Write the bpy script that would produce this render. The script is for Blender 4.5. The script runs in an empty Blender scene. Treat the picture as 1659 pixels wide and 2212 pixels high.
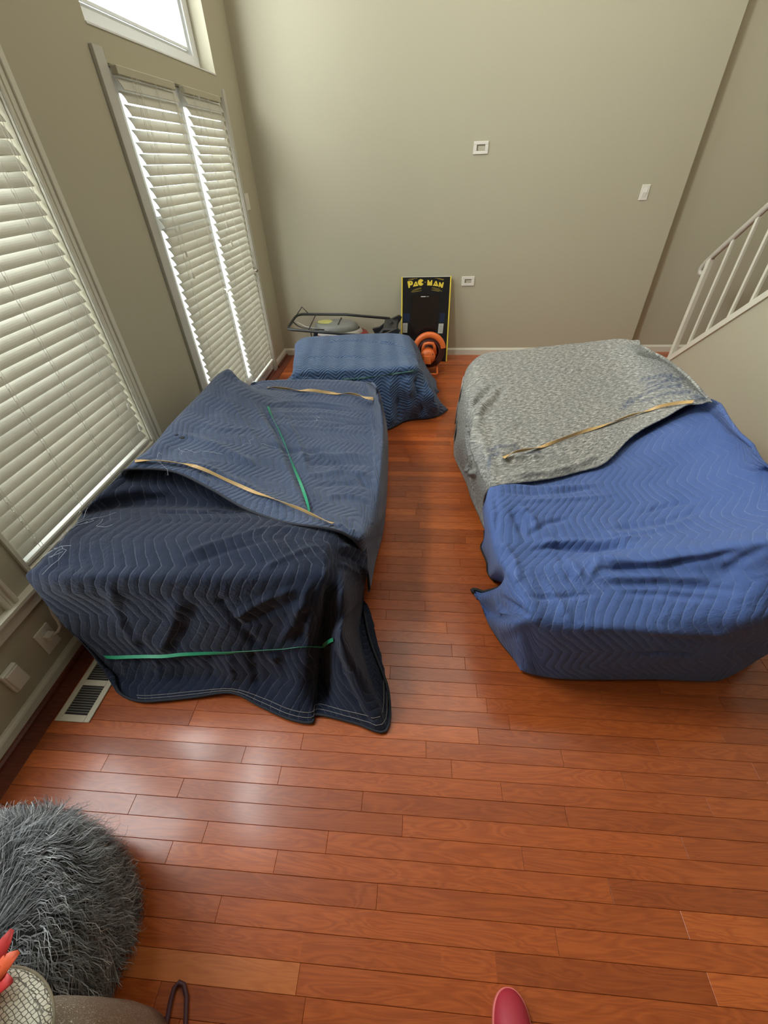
import bpy, math, random
import numpy as np
from mathutils import Matrix, Vector
rnd = random.Random(7)
S = bpy.context.scene
# ------------------------------------------------------------------ camera, world, lights, exposure
cd = bpy.data.cameras.new('camera'); cam = bpy.data.objects.new('camera', cd); S.collection.objects.link(cam)
F_PX = 902.98; YAW, PITCH, ROLL = 0.0939984, 0.6985445, -0.0352410
fwd = Vector((-math.sin(YAW)*math.cos(PITCH), math.cos(YAW)*math.cos(PITCH), -math.sin(PITCH)))
r0 = Vector((math.cos(YAW), math.sin(YAW), 0)); u0 = r0.cross(fwd)
cr, sr = math.cos(ROLL), math.sin(ROLL)
rt = cr*r0+sr*u0; up = -sr*r0+cr*u0
cam.matrix_world = Matrix(((rt.x, up.x, -fwd.x, 0), (rt.y, up.y, -fwd.y, 0), (rt.z, up.z, -fwd.z, 1.65), (0, 0, 0, 1)))
cd.sensor_fit = 'HORIZONTAL'; cd.sensor_width = 36; cd.lens = 36*F_PX/1659; cd.clip_start = 0.02
S.camera = cam
w = bpy.data.worlds.new('world'); S.world = w; w.use_nodes = True
bg = w.node_tree.nodes['Background']; bg.inputs[0].default_value = (0.93, 0.97, 1.0, 1); bg.inputs[1].default_value = 4.5
S.view_settings.view_transform = 'Standard'; S.view_settings.look = 'None'
S.view_settings.exposure = 0.42; S.view_settings.gamma = 1.0; S.view_settings.use_curve_mapping = False
S.cycles.use_denoising = True; S.cycles.max_bounces = 8; S.cycles.transparent_max_bounces = 12
S.cycles.sample_clamp_indirect = 6

def area(name, loc, direction, sx, sy, power, col):
    l = bpy.data.lights.new(name, 'AREA'); l.shape = 'RECTANGLE'; l.size = sx; l.size_y = sy; l.energy = power; l.color = col
    o = bpy.data.objects.new(name, l); S.collection.objects.link(o); o.location = loc
    o.rotation_euler = Vector(direction).to_track_quat('-Z', 'Y').to_euler()
    return o
# daylight at the openings of the left wall (transom, near window, an unseen upper one put in for its light), and an added ceiling fill with no lamp behind it
area('transom_daylight', (-1.95, 3.35, 2.95), (1, -.05, -.45), 1.6, 1.5, 36, (.95, .98, 1))
area('unseen_window_daylight', (-1.95, 1.48, 3.35), (1, .45, -.60), 1.1, 1.3, 195, (.93, .97, 1))
area('near_window_daylight', (-1.85, .58, 1.5), (1, -.6, -.35), .7, .8, 12, (.93, .96, 1))
area('ceiling_fill', (.9, 3.2, 4.3), (0, .12, -1), 2.4, 1.8, 34, (1, .93, .80))

# ------------------------------------------------------------------ helpers
def link(name, me, mat=None, parent=None, smooth=False):
    o = bpy.data.objects.new(name, me); S.collection.objects.link(o)
    if mat is not None and len(me.materials) == 0: me.materials.append(mat)
    if parent is not None: o.parent = parent
    if smooth: me.polygons.foreach_set('use_smooth', [True]*len(me.polygons))
    return o
def tag(o, label=None, cat=None, group=None, kind=None):
    if label: o['label'] = label
    if cat: o['category'] = cat
    if group: o['group'] = group
    if kind: o['kind'] = kind
    return o
def empty(name, label, cat, group=None, kind=None):
    o = bpy.data.objects.new(name, None); S.collection.objects.link(o); o.empty_display_size = .05
    return tag(o, label, cat, group, kind)
class MB:
    def __init__(s): s.v = []; s.f = []
    def add(s, vs, fs):
        n = len(s.v); s.v += [tuple(p) for p in vs]; s.f += [tuple(i+n for i in f) for f in fs]; return s
    def box(s, x0, x1, y0, y1, z0, z1, c=0):
        if c <= 0:
            vs = [(x, y, z) for x in (x0, x1) for y in (y0, y1) for z in (z0, z1)]
            return s.add(vs, [(0, 1, 3, 2), (4, 6, 7, 5), (0, 4, 5, 1), (2, 3, 7, 6), (0, 2, 6, 4), (1, 5, 7, 3)])
        X = (x0, x1); Y = (y0, y1); Z = (z0, z1); vs = []
        for i in (0, 1):
            for j in (0, 1):
                for k in (0, 1):
                    a = c if i == 0 else -c; b = c if j == 0 else -c; d = c if k == 0 else -c
                    vs += [(X[i], Y[j]+b, Z[k]+d), (X[i]+a, Y[j], Z[k]+d), (X[i]+a, Y[j]+b, Z[k])]
        I = lambda i, j, k, t: ((i*2+j)*2+k)*3+t
        fs = []
        for i in (0, 1):
            q = [I(i, 0, 0, 0), I(i, 1, 0, 0), I(i, 1, 1, 0), I(i, 0, 1, 0)]; fs.append(q if i else q[::-1])
            q = [I(0, i, 0, 1), I(1, i, 0, 1), I(1, i, 1, 1), I(0, i, 1, 1)]; fs.append(q[::-1] if i else q)
            q = [I(0, 0, i, 2), I(1, 0, i, 2), I(1, 1, i, 2), I(0, 1, i, 2)]; fs.append(q if i else q[::-1])
        for j in (0, 1):
            for k in (0, 1):
                q = [I(0, j, k, 1), I(1, j, k, 1), I(1, j, k, 2), I(0, j, k, 2)]; fs.append(q if j == k else q[::-1])
                q = [I(j, 0, k, 0), I(j, 1, k, 0), I(j, 1, k, 2), I(j, 0, k, 2)]; fs.append(q[::-1] if j == k else q)
                q = [I(j, k, 0, 0), I(j, k, 1, 0), I(j, k, 1, 1), I(j, k, 0, 1)]; fs.append(q if j == k else q[::-1])
        for i in (0, 1):
            for j in (0, 1):
                for k in (0, 1): fs.append([I(i, j, k, 0), I(i, j, k, 1), I(i, j, k, 2)])
        return s.add(vs, fs)
    def tube(s, pts, r, n=8, closed=False, flat=None, cap=True):
        """round tube (or flat strip of half sizes r, flat) along pts; r may be a list"""
        P = [Vector(p) for p in pts]; m = len(P)
        T = []
        for i in range(m):
            a = P[(i-1) % m] if (closed or i > 0) else P[i]; b = P[(i+1) % m] if (closed or i < m-1) else P[i]
            t = (b-a); T.append(t.normalized() if t.length > 1e-9 else Vector((0, 0, 1)))
        nrm = T[0].orthogonal().normalized(); vs = []
        for i in range(m):
            nrm = (nrm-T[i]*nrm.dot(T[i])).normalized(); bi = T[i].cross(nrm)
            rr = r[i] if isinstance(r, (list, tuple)) else r
            for k in range(n):
                a = 2*math.pi*k/n
                vs.append(P[i]+nrm*(math.cos(a)*rr)+bi*(math.sin(a)*(flat if flat else rr)))
        fs = []
        for i in range(m if closed else m-1):
            for k in range(n):
                fs.append((i*n+k, i*n+(k+1) % n, ((i+1) % m)*n+(k+1) % n, ((i+1) % m)*n+k))
        if not closed and cap: fs += [tuple(range(n))[::-1], tuple((m-1)*n+k for k in range(n))]
        return s.add(vs, fs)
    def lathe(s, prof, M=None, n=32, arc=2*math.pi):
        """profile of (r, h) turned round local z; M places it"""
        M = M or Matrix(); full = abs(arc-2*math.pi) < 1e-6; k = n if full else n+1; vs = []
        for (r, h) in prof:
            for i in range(k):
                a = arc*i/n; vs.append(M @ Vector((r*math.cos(a), r*math.sin(a), h)))
        fs = []
        for j in range(len(prof)-1):
            for i in range(n):
                a = i; b = (i+1) % k
                fs.append((j*k+a, j*k+b, (j+1)*k+b, (j+1)*k+a))
        return s.add(vs, fs)
    def prism(s, poly, h0, h1, M=None):
        M = M or Matrix(); n = len(poly)
        vs = [M @ Vector((p[0], p[1], h0)) for p in poly]+[M @ Vector((p[0], p[1], h1)) for p in poly]
        fs = [tuple(range(n))[::-1], tuple(range(n, 2*n))]+[(i, (i+1) % n, n+(i+1) % n, n+i) for i in range(n)]
        return s.add(vs, fs)
    def mesh(s, name):
        me = bpy.data.meshes.new(name); me.from_pydata(s.v, [], s.f); me.update(); return me
    def build(s, name, mat, parent=None, smooth=False, bevel=0, label=None):
        o = link(name, s.mesh(name), mat, parent, smooth)
        if bevel:
            b = o.modifiers.new('bevel', 'BEVEL'); b.width = bevel; b.segments = 2; b.limit_method = 'ANGLE'
        if label: o['label'] = label
        return o

class NT:
    def __init__(s, name):
        s.m = bpy.data.materials.new(name); s.m.use_nodes = True; s.t = s.m.node_tree; s.n = s.t.nodes
        s.b = s.n['Principled BSDF']; s.out = s.n['Material Output']
    def node(s, ty, **kw):
        x = s.n.new(ty)
        for k, v in kw.items(): setattr(x, k, v)
        return x
    def set(s, sock, v):
        if isinstance(v, bpy.types.NodeSocket): s.t.links.new(v, sock)
        else: sock.default_value = v
    def math(s, op, a, b=0.0, c=0.0):
        x = s.node('ShaderNodeMath', operation=op); s.set(x.inputs[0], a); s.set(x.inputs[1], b); s.set(x.inputs[2], c); return x.outputs[0]
    def mix(s, f, a, b, mode='MIX'):
        x = s.node('ShaderNodeMix', data_type='RGBA', blend_type=mode); s.set(x.inputs[0], f)
        s.set(x.inputs[6], (*a, 1) if isinstance(a, tuple) and len(a) == 3 else a)
        s.set(x.inputs[7], (*b, 1) if isinstance(b, tuple) and len(b) == 3 else b); return x.outputs[2]
    def noise(s, vec, scale, detail=3, rough=.5, dist=0.0):
        x = s.node('ShaderNodeTexNoise'); s.t.links.new(vec, x.inputs['Vector']) if vec else None
        x.inputs['Scale'].default_value = scale; x.inputs['Detail'].default_value = detail
        x.inputs['Roughness'].default_value = rough; x.inputs['Distortion'].default_value = dist; return x.outputs[0]
    def ramp(s, f, stops):
        x = s.node('ShaderNodeValToRGB'); s.set(x.inputs[0], f); e = x.color_ramp.elements
        while len(e) < len(stops): e.new(.5)
        for q, (p, c) in zip(e, stops): q.position = p; q.color = (*c, 1) if len(c) == 3 else c
        return x.outputs[0]
    def mapr(s, v, a, b, c=0.0, d=1.0):
        x = s.node('ShaderNodeMapRange'); s.set(x.inputs[0], v)
        for i, k in enumerate((a, b, c, d)): x.inputs[i+1].default_value = k
        return x.outputs[0]
    def bump(s, h, strength=.3, dist=.002, prev=None):
        x = s.node('ShaderNodeBump'); x.inputs['Strength'].default_value = strength; x.inputs['Distance'].default_value = dist
        s.set(x.inputs['Height'], h)
        if prev is not None: s.t.links.new(prev, x.inputs['Normal'])
        return x.outputs[0]
    def pos(s): return s.node('ShaderNodeNewGeometry').outputs['Position']
    def objc(s): return s.node('ShaderNodeTexCoord').outputs['Object']
    def fin(s, col=None, rough=None, normal=None, metal=None, spec=None):
        if col is not None: s.set(s.b.inputs['Base Color'], (*col, 1) if isinstance(col, tuple) and len(col) == 3 else col)
        if rough is not None: s.set(s.b.inputs['Roughness'], rough)
        if normal is not None: s.t.links.new(normal, s.b.inputs['Normal'])
        if metal is not None: s.set(s.b.inputs['Metallic'], metal)
        if spec is not None: s.set(s.b.inputs['Specular IOR Level'], spec)
        return s.m
def plain(name, col, rough=.5, metal=0, var=.06, scale=30, bump=.05):
    t = NT(name); p = t.objc(); n = t.noise(p, scale, 4)
    c2 = tuple(max(0, c*(1-var*2)) for c in col)
    return t.fin(t.mix(n, col, c2), rough, t.bump(n, bump, .001), metal)
def wallpaint(name, col):
    t = NT(name); p = t.pos(); n = t.noise(p, 260, 2); m = t.noise(p, .9, 3)
    return t.fin(t.mix(m, tuple(c*1.03 for c in col), tuple(c*.96 for c in col)), .62, t.bump(n, .12, .0006), spec=.3)
WALL = (.47, .435, .318)
M = {}
M['wall'] = wallpaint('wall_paint', WALL)
M['ceiling'] = wallpaint('ceiling_paint', (.60, .60, .56))
M['trim_dim'] = plain('door_trim_shaded', (.56, .54, .47), .4, var=.04, scale=8)  # darker copy of the trim; the door casing's backlit shade is in its colour
M['trim'] = plain('trim_paint', (.72, .69, .57), .38, var=.04, scale=8)
M['white'] = plain('white_plastic', (.80, .77, .68), .35, var=.03)
M['recess'] = plain('box_inside', (.30, .25, .18), .7)
M['frame'] = plain('window_frame_white', (.78, .79, .78), .35, var=.03)
M['dark'] = plain('joint_dark', (.07, .026, .012), .8)
M['black'] = plain('vent_black', (.02, .018, .016), .8)
M['deck'] = plain('outdoor_paving', (.62, .55, .50), .8)

def wood(name, base, dark, light):
    t = NT(name); p = t.pos(); sep = t.node('ShaderNodeSeparateXYZ'); t.t.links.new(p, sep.inputs[0])
    oi = t.node('ShaderNodeObjectInfo').outputs['Random']; gi = t.node('ShaderNodeNewGeometry').outputs['Random Per Island']
    r = t.math('FRACT', t.math('ADD', t.math('MULTIPLY', oi, 7.31), gi))
    comb = t.node('ShaderNodeCombineXYZ')
    t.set(comb.inputs[0], t.math('ADD', t.math('MULTIPLY', sep.outputs[0], 1.3), t.math('MULTIPLY', r, 37)))
    t.set(comb.inputs[1], t.math('ADD', t.math('MULTIPLY', sep.outputs[1], 9), t.math('MULTIPLY', r, 91)))
    t.set(comb.inputs[2], t.math('MULTIPLY', r, 13))
    big = t.noise(comb.outputs[0], 2.2, 2, .45, 1.2)
    ring = t.math('PINGPONG', t.math('MULTIPLY', big, 9), .5)        # growth rings of the oak face
    comb2 = t.node('ShaderNodeCombineXYZ')
    t.set(comb2.inputs[0], t.math('MULTIPLY', sep.outputs[0], 9)); t.set(comb2.inputs[1], t.math('MULTIPLY', sep.outputs[1], 330)); t.set(comb2.inputs[2], r)
    fine = t.noise(comb2.outputs[0], 1.0, 3, .6)
    grain = t.math('ADD', t.math('MULTIPLY', t.mapr(ring, 0, .5, 0, 1), .34), t.math('MULTIPLY', fine, .66))
    c = t.mix(t.mapr(grain, .25, .75, 0, .85), base, dark)
    # each board has its own tone
    r2 = t.math('FRACT', t.math('MULTIPLY', r, 17.7))
    tone = t.ramp(r2, [(0, (.78, .76, .76)), (.4, (.94, .94, .94)), (.88, (1.10, 1.12, 1.12)), (1, (1.45, 1.6, 1.7))])
    c = t.mix(1.0, c, tone, 'MULTIPLY')
    kn = t.node('ShaderNodeTexVoronoi'); t.t.links.new(comb.outputs[0], kn.inputs['Vector']); kn.inputs['Scale'].default_value = .55
    knot = t.mapr(kn.outputs['Distance'], .03, .10, 1, 0)
    c = t.mix(t.math('MULTIPLY', knot, .6), c, dark)
    wave = t.noise(p, 16, 2)
    b = t.bump(grain, .10, .0006); b = t.bump(wave, .35, .0016, b)
    rg = t.mapr(t.noise(p, 5, 3), .3, .7, .30, .42)
    t.set(t.b.inputs['Coat Weight'], .32); t.set(t.b.inputs['Coat Roughness'], .17)
    return t.fin(c, rg, b, spec=.38)
M['oak'] = wood('stained_oak', (.44, .098, .018), (.27, .050, .009), None)
M['oak_light'] = wood('light_oak_board', (.52, .150, .040), (.40, .105, .026), None)
M['oak_edge'] = wood('stained_oak_shaded', (.20, .040, .016), (.10, .018, .008), None)  # border boards' shadow is put into this darker oak

def fabric(name, col, col2, stitch, sp=.04, per=.26, amp=.06, swap=False, puff=.004, stitchv=.6, ph=0.0, sheen=.25, rough=.85, fleck=.0):
    """quilted moving-blanket cloth: zigzag seams over a fine weave"""
    t = NT(name); uv = t.node('ShaderNodeUVMap').outputs[0]; sep = t.node('ShaderNodeSeparateXYZ'); t.t.links.new(uv, sep.inputs[0])
    U, V = (sep.outputs[1], sep.outputs[0]) if swap else (sep.outputs[0], sep.outputs[1])
    wob = t.math('MULTIPLY', t.math('SUBTRACT', t.noise(uv, 4.5, 3), .5), .060)
    z = t.math('SMOOTH_MIN', t.math('PINGPONG', t.math('ADD', V, ph+50*per), per/2), per/2*.93, .01)
    x = t.math('DIVIDE', t.math('ADD', t.math('ADD', U, wob), t.math('MULTIPLY', z, amp/(per/2))), sp)
    f = t.math('FRACT', t.math('ADD', x, 500)); d = t.math('ABSOLUTE', t.math('SUBTRACT', f, .5))
    seam = t.mapr(d, .435, .485, 0, 1)
    dome = t.math('POWER', t.math('MAXIMUM', t.math('SUBTRACT', 1, t.math('MULTIPLY', d, 2)), 0.0), .45)
    n = t.noise(uv, 5, 4, .6); fl = t.noise(uv, 330, 2, .7)
    c = t.mix(t.mapr(n, .3, .7), col, col2)
    if fleck: c = t.mix(t.mapr(fl, .50, .75, 0, fleck), c, (.6, .58, .55))
    dash = t.mapr(t.noise(uv, 70, 2), .40, .52, .0, 1.0)
    patch = t.mapr(t.noise(uv, 2.2, 1), .30, .60, .2, 1)
    c = t.mix(t.math('MULTIPLY', t.math('MULTIPLY', seam, t.math('ADD', t.math('MULTIPLY', dash, .6), .4)), t.math('MULTIPLY', patch, stitchv)), c, stitch)
    crumple = t.noise(uv, 22, 5, .62, .6)
    b = t.bump(dome, .8, puff); cm = t.math('MULTIPLY', crumple, t.mapr(t.noise(uv, 3.1, 2), .42, .62, .45, 1.5)); b = t.bump(cm, .7, .011, b); b = t.bump(fl, .25, .0012, b)
    t.set(t.b.inputs['Sheen Weight'], sheen); t.set(t.b.inputs['Sheen Roughness'], .5)
    return t.fin(c, rough, b, spec=.15)
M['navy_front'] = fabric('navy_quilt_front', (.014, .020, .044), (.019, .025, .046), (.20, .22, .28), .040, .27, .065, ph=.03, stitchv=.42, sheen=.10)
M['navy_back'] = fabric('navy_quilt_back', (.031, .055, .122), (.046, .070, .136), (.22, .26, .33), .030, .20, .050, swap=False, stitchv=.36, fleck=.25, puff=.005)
M['navy_far'] = fabric('navy_quilt_far', (.045, .095, .21), (.050, .105, .22), (.06, .10, .18), .024, .14, .05, swap=True, puff=.012, stitchv=.3, fleck=.3)
M['royal'] = fabric('royal_quilt', (.066, .112, .28), (.076, .122, .29), (.23, .30, .49), .036, .26, .065, ph=.1, stitchv=.55, puff=.0035, sheen=.1)
M['binding_navy'] = plain('binding_navy', (.022, .024, .035), .8)
M['binding_black'] = plain('binding_black', (.012, .012, .014), .7)
M['thread'] = plain('hem_thread', (.30, .27, .26), .8)
def felt(name):
    t = NT(name); uv = t.node('ShaderNodeUVMap').outputs[0]
    mp = t.node('ShaderNodeMapping'); t.t.links.new(uv, mp.inputs[0]); mp.inputs['Rotation'].default_value = (0, 0, .5); mp.inputs['Scale'].default_value = (1, 2.4, 1)
    a = t.noise(mp.outputs[0], 34, 6, .80); b2 = t.noise(mp.outputs[0], 26, 4, .7); c0 = t.noise(uv, 3, 3)
    c = t.ramp(a, [(.34, (.05, .05, .048)), (.45, (.20, .195, .175)), (.55, (.34, .325, .285)), (.67, (.78, .75, .66))])
    c = t.mix(t.mapr(b2, .58, .70, 0, .5), c, (.055, .06, .07))
    c = t.mix(t.mapr(c0, .3, .7, 0, .25), c, (.20, .21, .23))
    st = t.node('ShaderNodeAttribute', attribute_name='stain').outputs['Fac']
    c = t.mix(t.math('MULTIPLY', st, t.mapr(a, .35, .6, 1, .65)), c, (.060, .080, .14))
    b = t.bump(a, .6, .003)
    return t.fin(c, .95, b, spec=.1)
M['felt'] = felt('grey_recycled_felt')
def band(name, c1, c2):
    t = NT(name); n = t.noise(t.pos(), 40, 3); return t.fin(t.mix(n, c1, c2), .45, t.bump(n, .1, .0005))
M['band_tan'] = band('tan_band', (.66, .42, .16), (.50, .31, .12))
M['band_green'] = band('green_band', (.03, .34, .17), (.02, .24, .12))
M['band_dull'] = band('dull_green_band', (.03, .11, .08), (.02, .08, .06))
def slatmat(name, col):
    t = NT(name); n = t.noise(t.pos(), 12, 3)
    tr = t.node('ShaderNodeBsdfTranslucent'); tr.inputs[0].default_value = (.95, .86, .62, 1)
    mx = t.node('ShaderNodeMixShader'); mx.inputs[0].default_value = .10
    t.fin(t.mix(n, col, tuple(c*.93 for c in col)), .38)
    t.t.links.new(t.b.outputs[0], mx.inputs[1]); t.t.links.new(tr.outputs[0], mx.inputs[2]); t.t.links.new(mx.outputs[0], t.out.inputs[0]); return t.m
M['slat'] = slatmat('blind_slat', (.60, .585, .51))
def glassmat():
    t = NT('window_glass'); tr = t.node('ShaderNodeBsdfTransparent'); tr.inputs[0].default_value = (.96, .98, .97, 1)
    g = t.node('ShaderNodeBsdfGlossy'); g.inputs['Roughness'].default_value = .02
    fr = t.node('ShaderNodeLayerWeight'); fr.inputs[0].default_value = .5; mx = t.node('ShaderNodeMixShader')
    t.set(mx.inputs[0], t.math('MULTIPLY_ADD', t.math('POWER', fr.outputs['Facing'], 5.0), .8, .035)); t.t.links.new(tr.outputs[0], mx.inputs[1]); t.t.links.new(g.outputs[0], mx.inputs[2]); t.t.links.new(mx.outputs[0], t.out.inputs[0]); return t.m
M['glass'] = glassmat()
def catmull(P, n):
    """P (k,...) -> Catmull-Rom through all rows, n samples per span"""
    P = np.asarray(P, float); k = len(P)
    Q = np.concatenate([(2*P[:1]-P[1:2]), P, (2*P[-1:]-P[-2:-1])])
    out = []
    for i in range(k-1):
        p0, p1, p2, p3 = Q[i], Q[i+1], Q[i+2], Q[i+3]
        for j in range(n):
            t = j/n
            out.append(.5*((2*p1)+(-p0+p2)*t+(2*p0-5*p1+4*p2-p3)*t*t+(-p0+3*p1-3*p2+p3)*t**3))
    out.append(P[-1]); return np.array(out)
def cloth_grid(ctrl, nu, nv):
    G = np.asarray(ctrl, float)                       # rows, cols, 3
    G = catmull(G, nv); G = catmull(G.transpose(1, 0, 2), nu).transpose(1, 0, 2)
    return G
def seg_dist(P, A, B):
    d = B-A; L = max(d @ d, 1e-12); t = np.clip(((P-A) @ d)/L, 0, 1); return np.linalg.norm(P-(A+t[:, None]*d), axis=1), t
def poly_dist(P, pts):
    """distance to a polyline and position along it 0..1"""
    pts = np.asarray(pts, float); best = np.full(len(P), 9.); tt = np.zeros(len(P)); n = len(pts)-1
    for i in range(n):
        d, t = seg_dist(P, pts[i], pts[i+1]); m = d < best; best[m] = d[m]; tt[m] = (i+t[m])/n
    return best, tt
def grid_normals(G):
    du = np.gradient(G, axis=1); dv = np.gradient(G, axis=0); N = np.cross(du, dv)
    return N/np.maximum(np.linalg.norm(N, axis=2, keepdims=True), 1e-9)


# ------------------------------------------------------------------ structure: walls, floor, ceiling
XL, XI, D, DR, XS, XR, YB, H = -1.493, -1.653, 4.67, 4.75, 2.37, 3.45, -2.6, 4.45
def struct(name, mb, mat, parent=None, **k):
    o = mb.build(name, mat, parent, **k)
    if parent is None: o['kind'] = 'structure'
    return o
OPEN = [(.20, .84, .50, 2.15), (1.0, 1.965, .47, 2.15), (2.745, 4.20, 0.0, 2.03), (2.69, 4.20, 2.15, 3.45), (1.0, 1.965, 2.65, 3.75)]
ys = sorted({YB, DR+.1, *[o[0] for o in OPEN], *[o[1] for o in OPEN]}); zs = sorted({-.05, H, *[o[2] for o in OPEN], *[o[3] for o in OPEN]})
mb = MB()
for y0, y1 in zip(ys, ys[1:]):                       # wall strips around the openings, merged upwards
    run = None
    for z0, z1 in zip(zs, zs[1:]):
        yc, zc = (y0+y1)/2, (z0+z1)/2
        solid = not any(a < yc < b and c < zc < d for a, b, c, d in OPEN)
        if solid: run = [z0, z1] if run is None else [run[0], z1]
        if (not solid or z1 == zs[-1]) and run: mb.box(XI, XL, y0, y1, run[0], run[1]); run = None
struct('wall_left', mb, M['wall'])
struct('wall_back', MB().box(XL, 2.224, D, D+.2, -.05, H), M['wall'])
struct('wall_back_recess', MB().box(2.224, XR+.12, DR, DR+.12, -.05, H), M['wall'])
struct('wall_right', MB().box(XR, XR+.12, YB, DR, -.05, H), M['wall'])
struct('wall_rear', MB().box(XI, XR+.12, YB-.12, YB, -.05, H), M['wall'])
struct('ceiling', MB().box(XI, XR+.12, YB-.12, DR+.12, H, H+.1), M['ceiling'])
struct('outdoor_ground', MB().box(-9, XI-.02, -4, 9, -.25, -.12), M['deck'])
def base_prof(y0, y1):                               # baseboard profile along y on the left wall
    return [(0, 0), (.014, 0), (.014, .052), (.011, .060), (.006, .066), (.004, .072), (0, .072)]
def baseboard(name, p0, p1, nx, ny):
    """profile swept from p0 to p1, nx/ny = direction into the room"""
    pr = base_prof(0, 0); v = []; n = len(pr)
    for p in (p0, p1): v += [(p[0]+nx*a, p[1]+ny*a, b) for a, b in pr]
    f = [(i, (i+1) % n, n+(i+1) % n, n+i) for i in range(n)]+[tuple(range(n))[::-1], tuple(range(n, 2*n))]
    o = struct(name, MB().add(v, f), M['trim']); return o
baseboard('baseboard_left', (XL, YB), (XL, 2.65), 1, 0); baseboard('baseboard_left_far', (XL, 4.29), (XL, D), 1, 0)
baseboard('baseboard_back', (XL, D), (2.224, D), 0, -1); baseboard('baseboard_recess', (2.224, DR), (XR, DR), 0, -1)
baseboard('baseboard_corner', (2.224, D-.012), (2.224, DR), 1, 0)
for nm, y0, y1 in (('shoe_moulding_left', YB, 2.65), ('shoe_moulding_left_far', 4.29, D)):
    struct(nm, MB().prism([(XL+.013, 0), (XL+.031, 0), (XL+.029, .010), (XL+.022, .017), (XL+.013, .019)], -y1, -y0, Matrix.Rotation(math.pi/2, 4, 'X')), M['oak_edge'])
# apron and stool moulding under the windows
mb = MB().box(XL, XL+.016, -2, 2.07, .345, .405).box(XL, XL+.034, -2, 2.07, .405, .420).box(XL, XL+.024, -2, 2.07, .388, .405)
struct('trim_1', mb, M['trim'])

# floor: dark underlay and boards
fl = struct('floor', MB().box(XL, XR, YB, DR, -.06, -.011), M['dark'])
PITCH_Y, OFF = .0585, .003
JOINTS = {0: [-.275, .95], 1: [.249, -.95], 2: [-.538, .42], 3: [-1.05, -.08, .78], 4: [-.743, -.40, .60], 5: [-.65, -.249, .36, 1.15], 6: [-.93, -.012, .86],
          7: [-.786, -.15, .52, 1.30], 8: [-1.1, -.45, .32, .99], 9: [-.60, .155, .74], 10: [-.395, .065, .55, 1.2], 11: [-.85, .26, .9]}
boards = []
k0, k1 = int((YB-OFF)/PITCH_Y)-1, int((DR-OFF)/PITCH_Y)
for k in range(k0, k1+1):
    y0 = OFF+k*PITCH_Y; r = random.Random(900+k)
    xs = list(JOINTS.get(k, []))
    x = xs[-1] if xs else -1.395+r.uniform(.15, .9)
    if not xs: xs = [x]
    while True:
        x += r.choice((.38, .47, .58, .66, .78, .92, 1.05))*r.uniform(.95, 1.05)
        if x > XR-.15: break
        xs.append(x)
    e = [-1.397]+xs+[XR]
    for a, b in zip(e, e[1:]): boards.append((a, b, max(y0, YB), min(y0+PITCH_Y, DR), r.uniform(-.0005, .0003)))
def board_mb(mb, a, b, y0, y1, dz):
    g = .0003; c = .0008; a += g; b -= g; y0 += g; y1 -= g; z0, z1 = -.010, dz
    v = [(a, y0, z0), (b, y0, z0), (b, y1, z0), (a, y1, z0), (a, y0, z1-c), (b, y0, z1-c), (b, y1, z1-c), (a, y1, z1-c),
         (a+c, y0+c, z1), (b-c, y0+c, z1), (b-c, y1-c, z1), (a+c, y1-c, z1)]
    return mb.add(v, [(0, 1, 5, 4), (1, 2, 6, 5), (2, 3, 7, 6), (3, 0, 4, 7), (4, 5, 9, 8), (5, 6, 10, 9), (6, 7, 11, 10), (7, 4, 8, 11), (8, 9, 10, 11)])
def in_view(a, b, y0, y1):
    yc = (y0+y1)/2
    if yc < -.16 or yc > 2.45: return False
    if yc < .0 and b < -.75: return False
    if yc < .76: lim = 0.95+yc*1.05; return b > -1.45 and a < lim+.25
    if yc < .92: return b > -.35 and a < 1.7 or b > -1.39 and a < -1.1
    return b > -.30 and a < .50
rest = MB(); nsep = 0
for bd in boards:
    if in_view(*bd[:4]) and nsep < 290:
        board_mb(MB(), *bd).build('plank', M['oak'], fl) if False else None
        m_ = MB(); board_mb(m_, *bd); m_.build('plank', M['oak_light'] if abs(bd[1]+.275) < .001 else M['oak'], fl); nsep += 1
    else: board_mb(rest, *bd)
o = rest.build('distant_planks', M['oak'], fl); o['kind'] = 'stuff'
yy = YB
while yy < D-.05:                                     # border boards along the left wall
    y2 = min(yy+rnd.uniform(.7, 1.3), D); m_ = MB(); board_mb(m_, XL+.001, -1.398, yy, y2, 0); m_.build('border_plank', M['oak_edge'], fl); yy = y2
print('planks', nsep, len(boards))

# ------------------------------------------------------------------ windows and door
def pane_x(x, y0, y1, z0, z1): return MB().box(x-.003, x+.003, y0, y1, z0, z1)
def frame_x(mb, x0, x1, y0, y1, z0, z1, w):
    mb.box(x0, x1, y0, y0+w, z0, z1).box(x0, x1, y1-w, y1, z0, z1).box(x0, x1, y0+w, y1-w, z0, z0+w).box(x0, x1, y0+w, y1-w, z1-w, z1); return mb
def window(name, op, rails=(), casing=True, mw=.05, right_only=False):
    y0, y1, z0, z1 = op
    w_ = empty(name, None, None, kind='structure')
    frame_x(MB(), XI-.02, XL-.10, y0, y1, z0, z1, mw).build('window_frame', M['frame'], w_, bevel=.003)
    s = frame_x(MB(), XI-.005, XI+.03, y0+mw, y1-mw, z0+mw, z1-mw, .025)
    for r in rails: s.box(XI-.01, XI+.035, y0+mw, y1-mw, r-.04, r+.04)
    s.build('sash', M['frame'], w_, bevel=.003)
    pane_x(XI+.01, y0+mw+.03, y1-mw-.03, z0+mw+.03, z1-mw-.03).build('pane', M['glass'], w_)
    return w_
w1 = window('window_1', OPEN[1], rails=(.94,))
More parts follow.
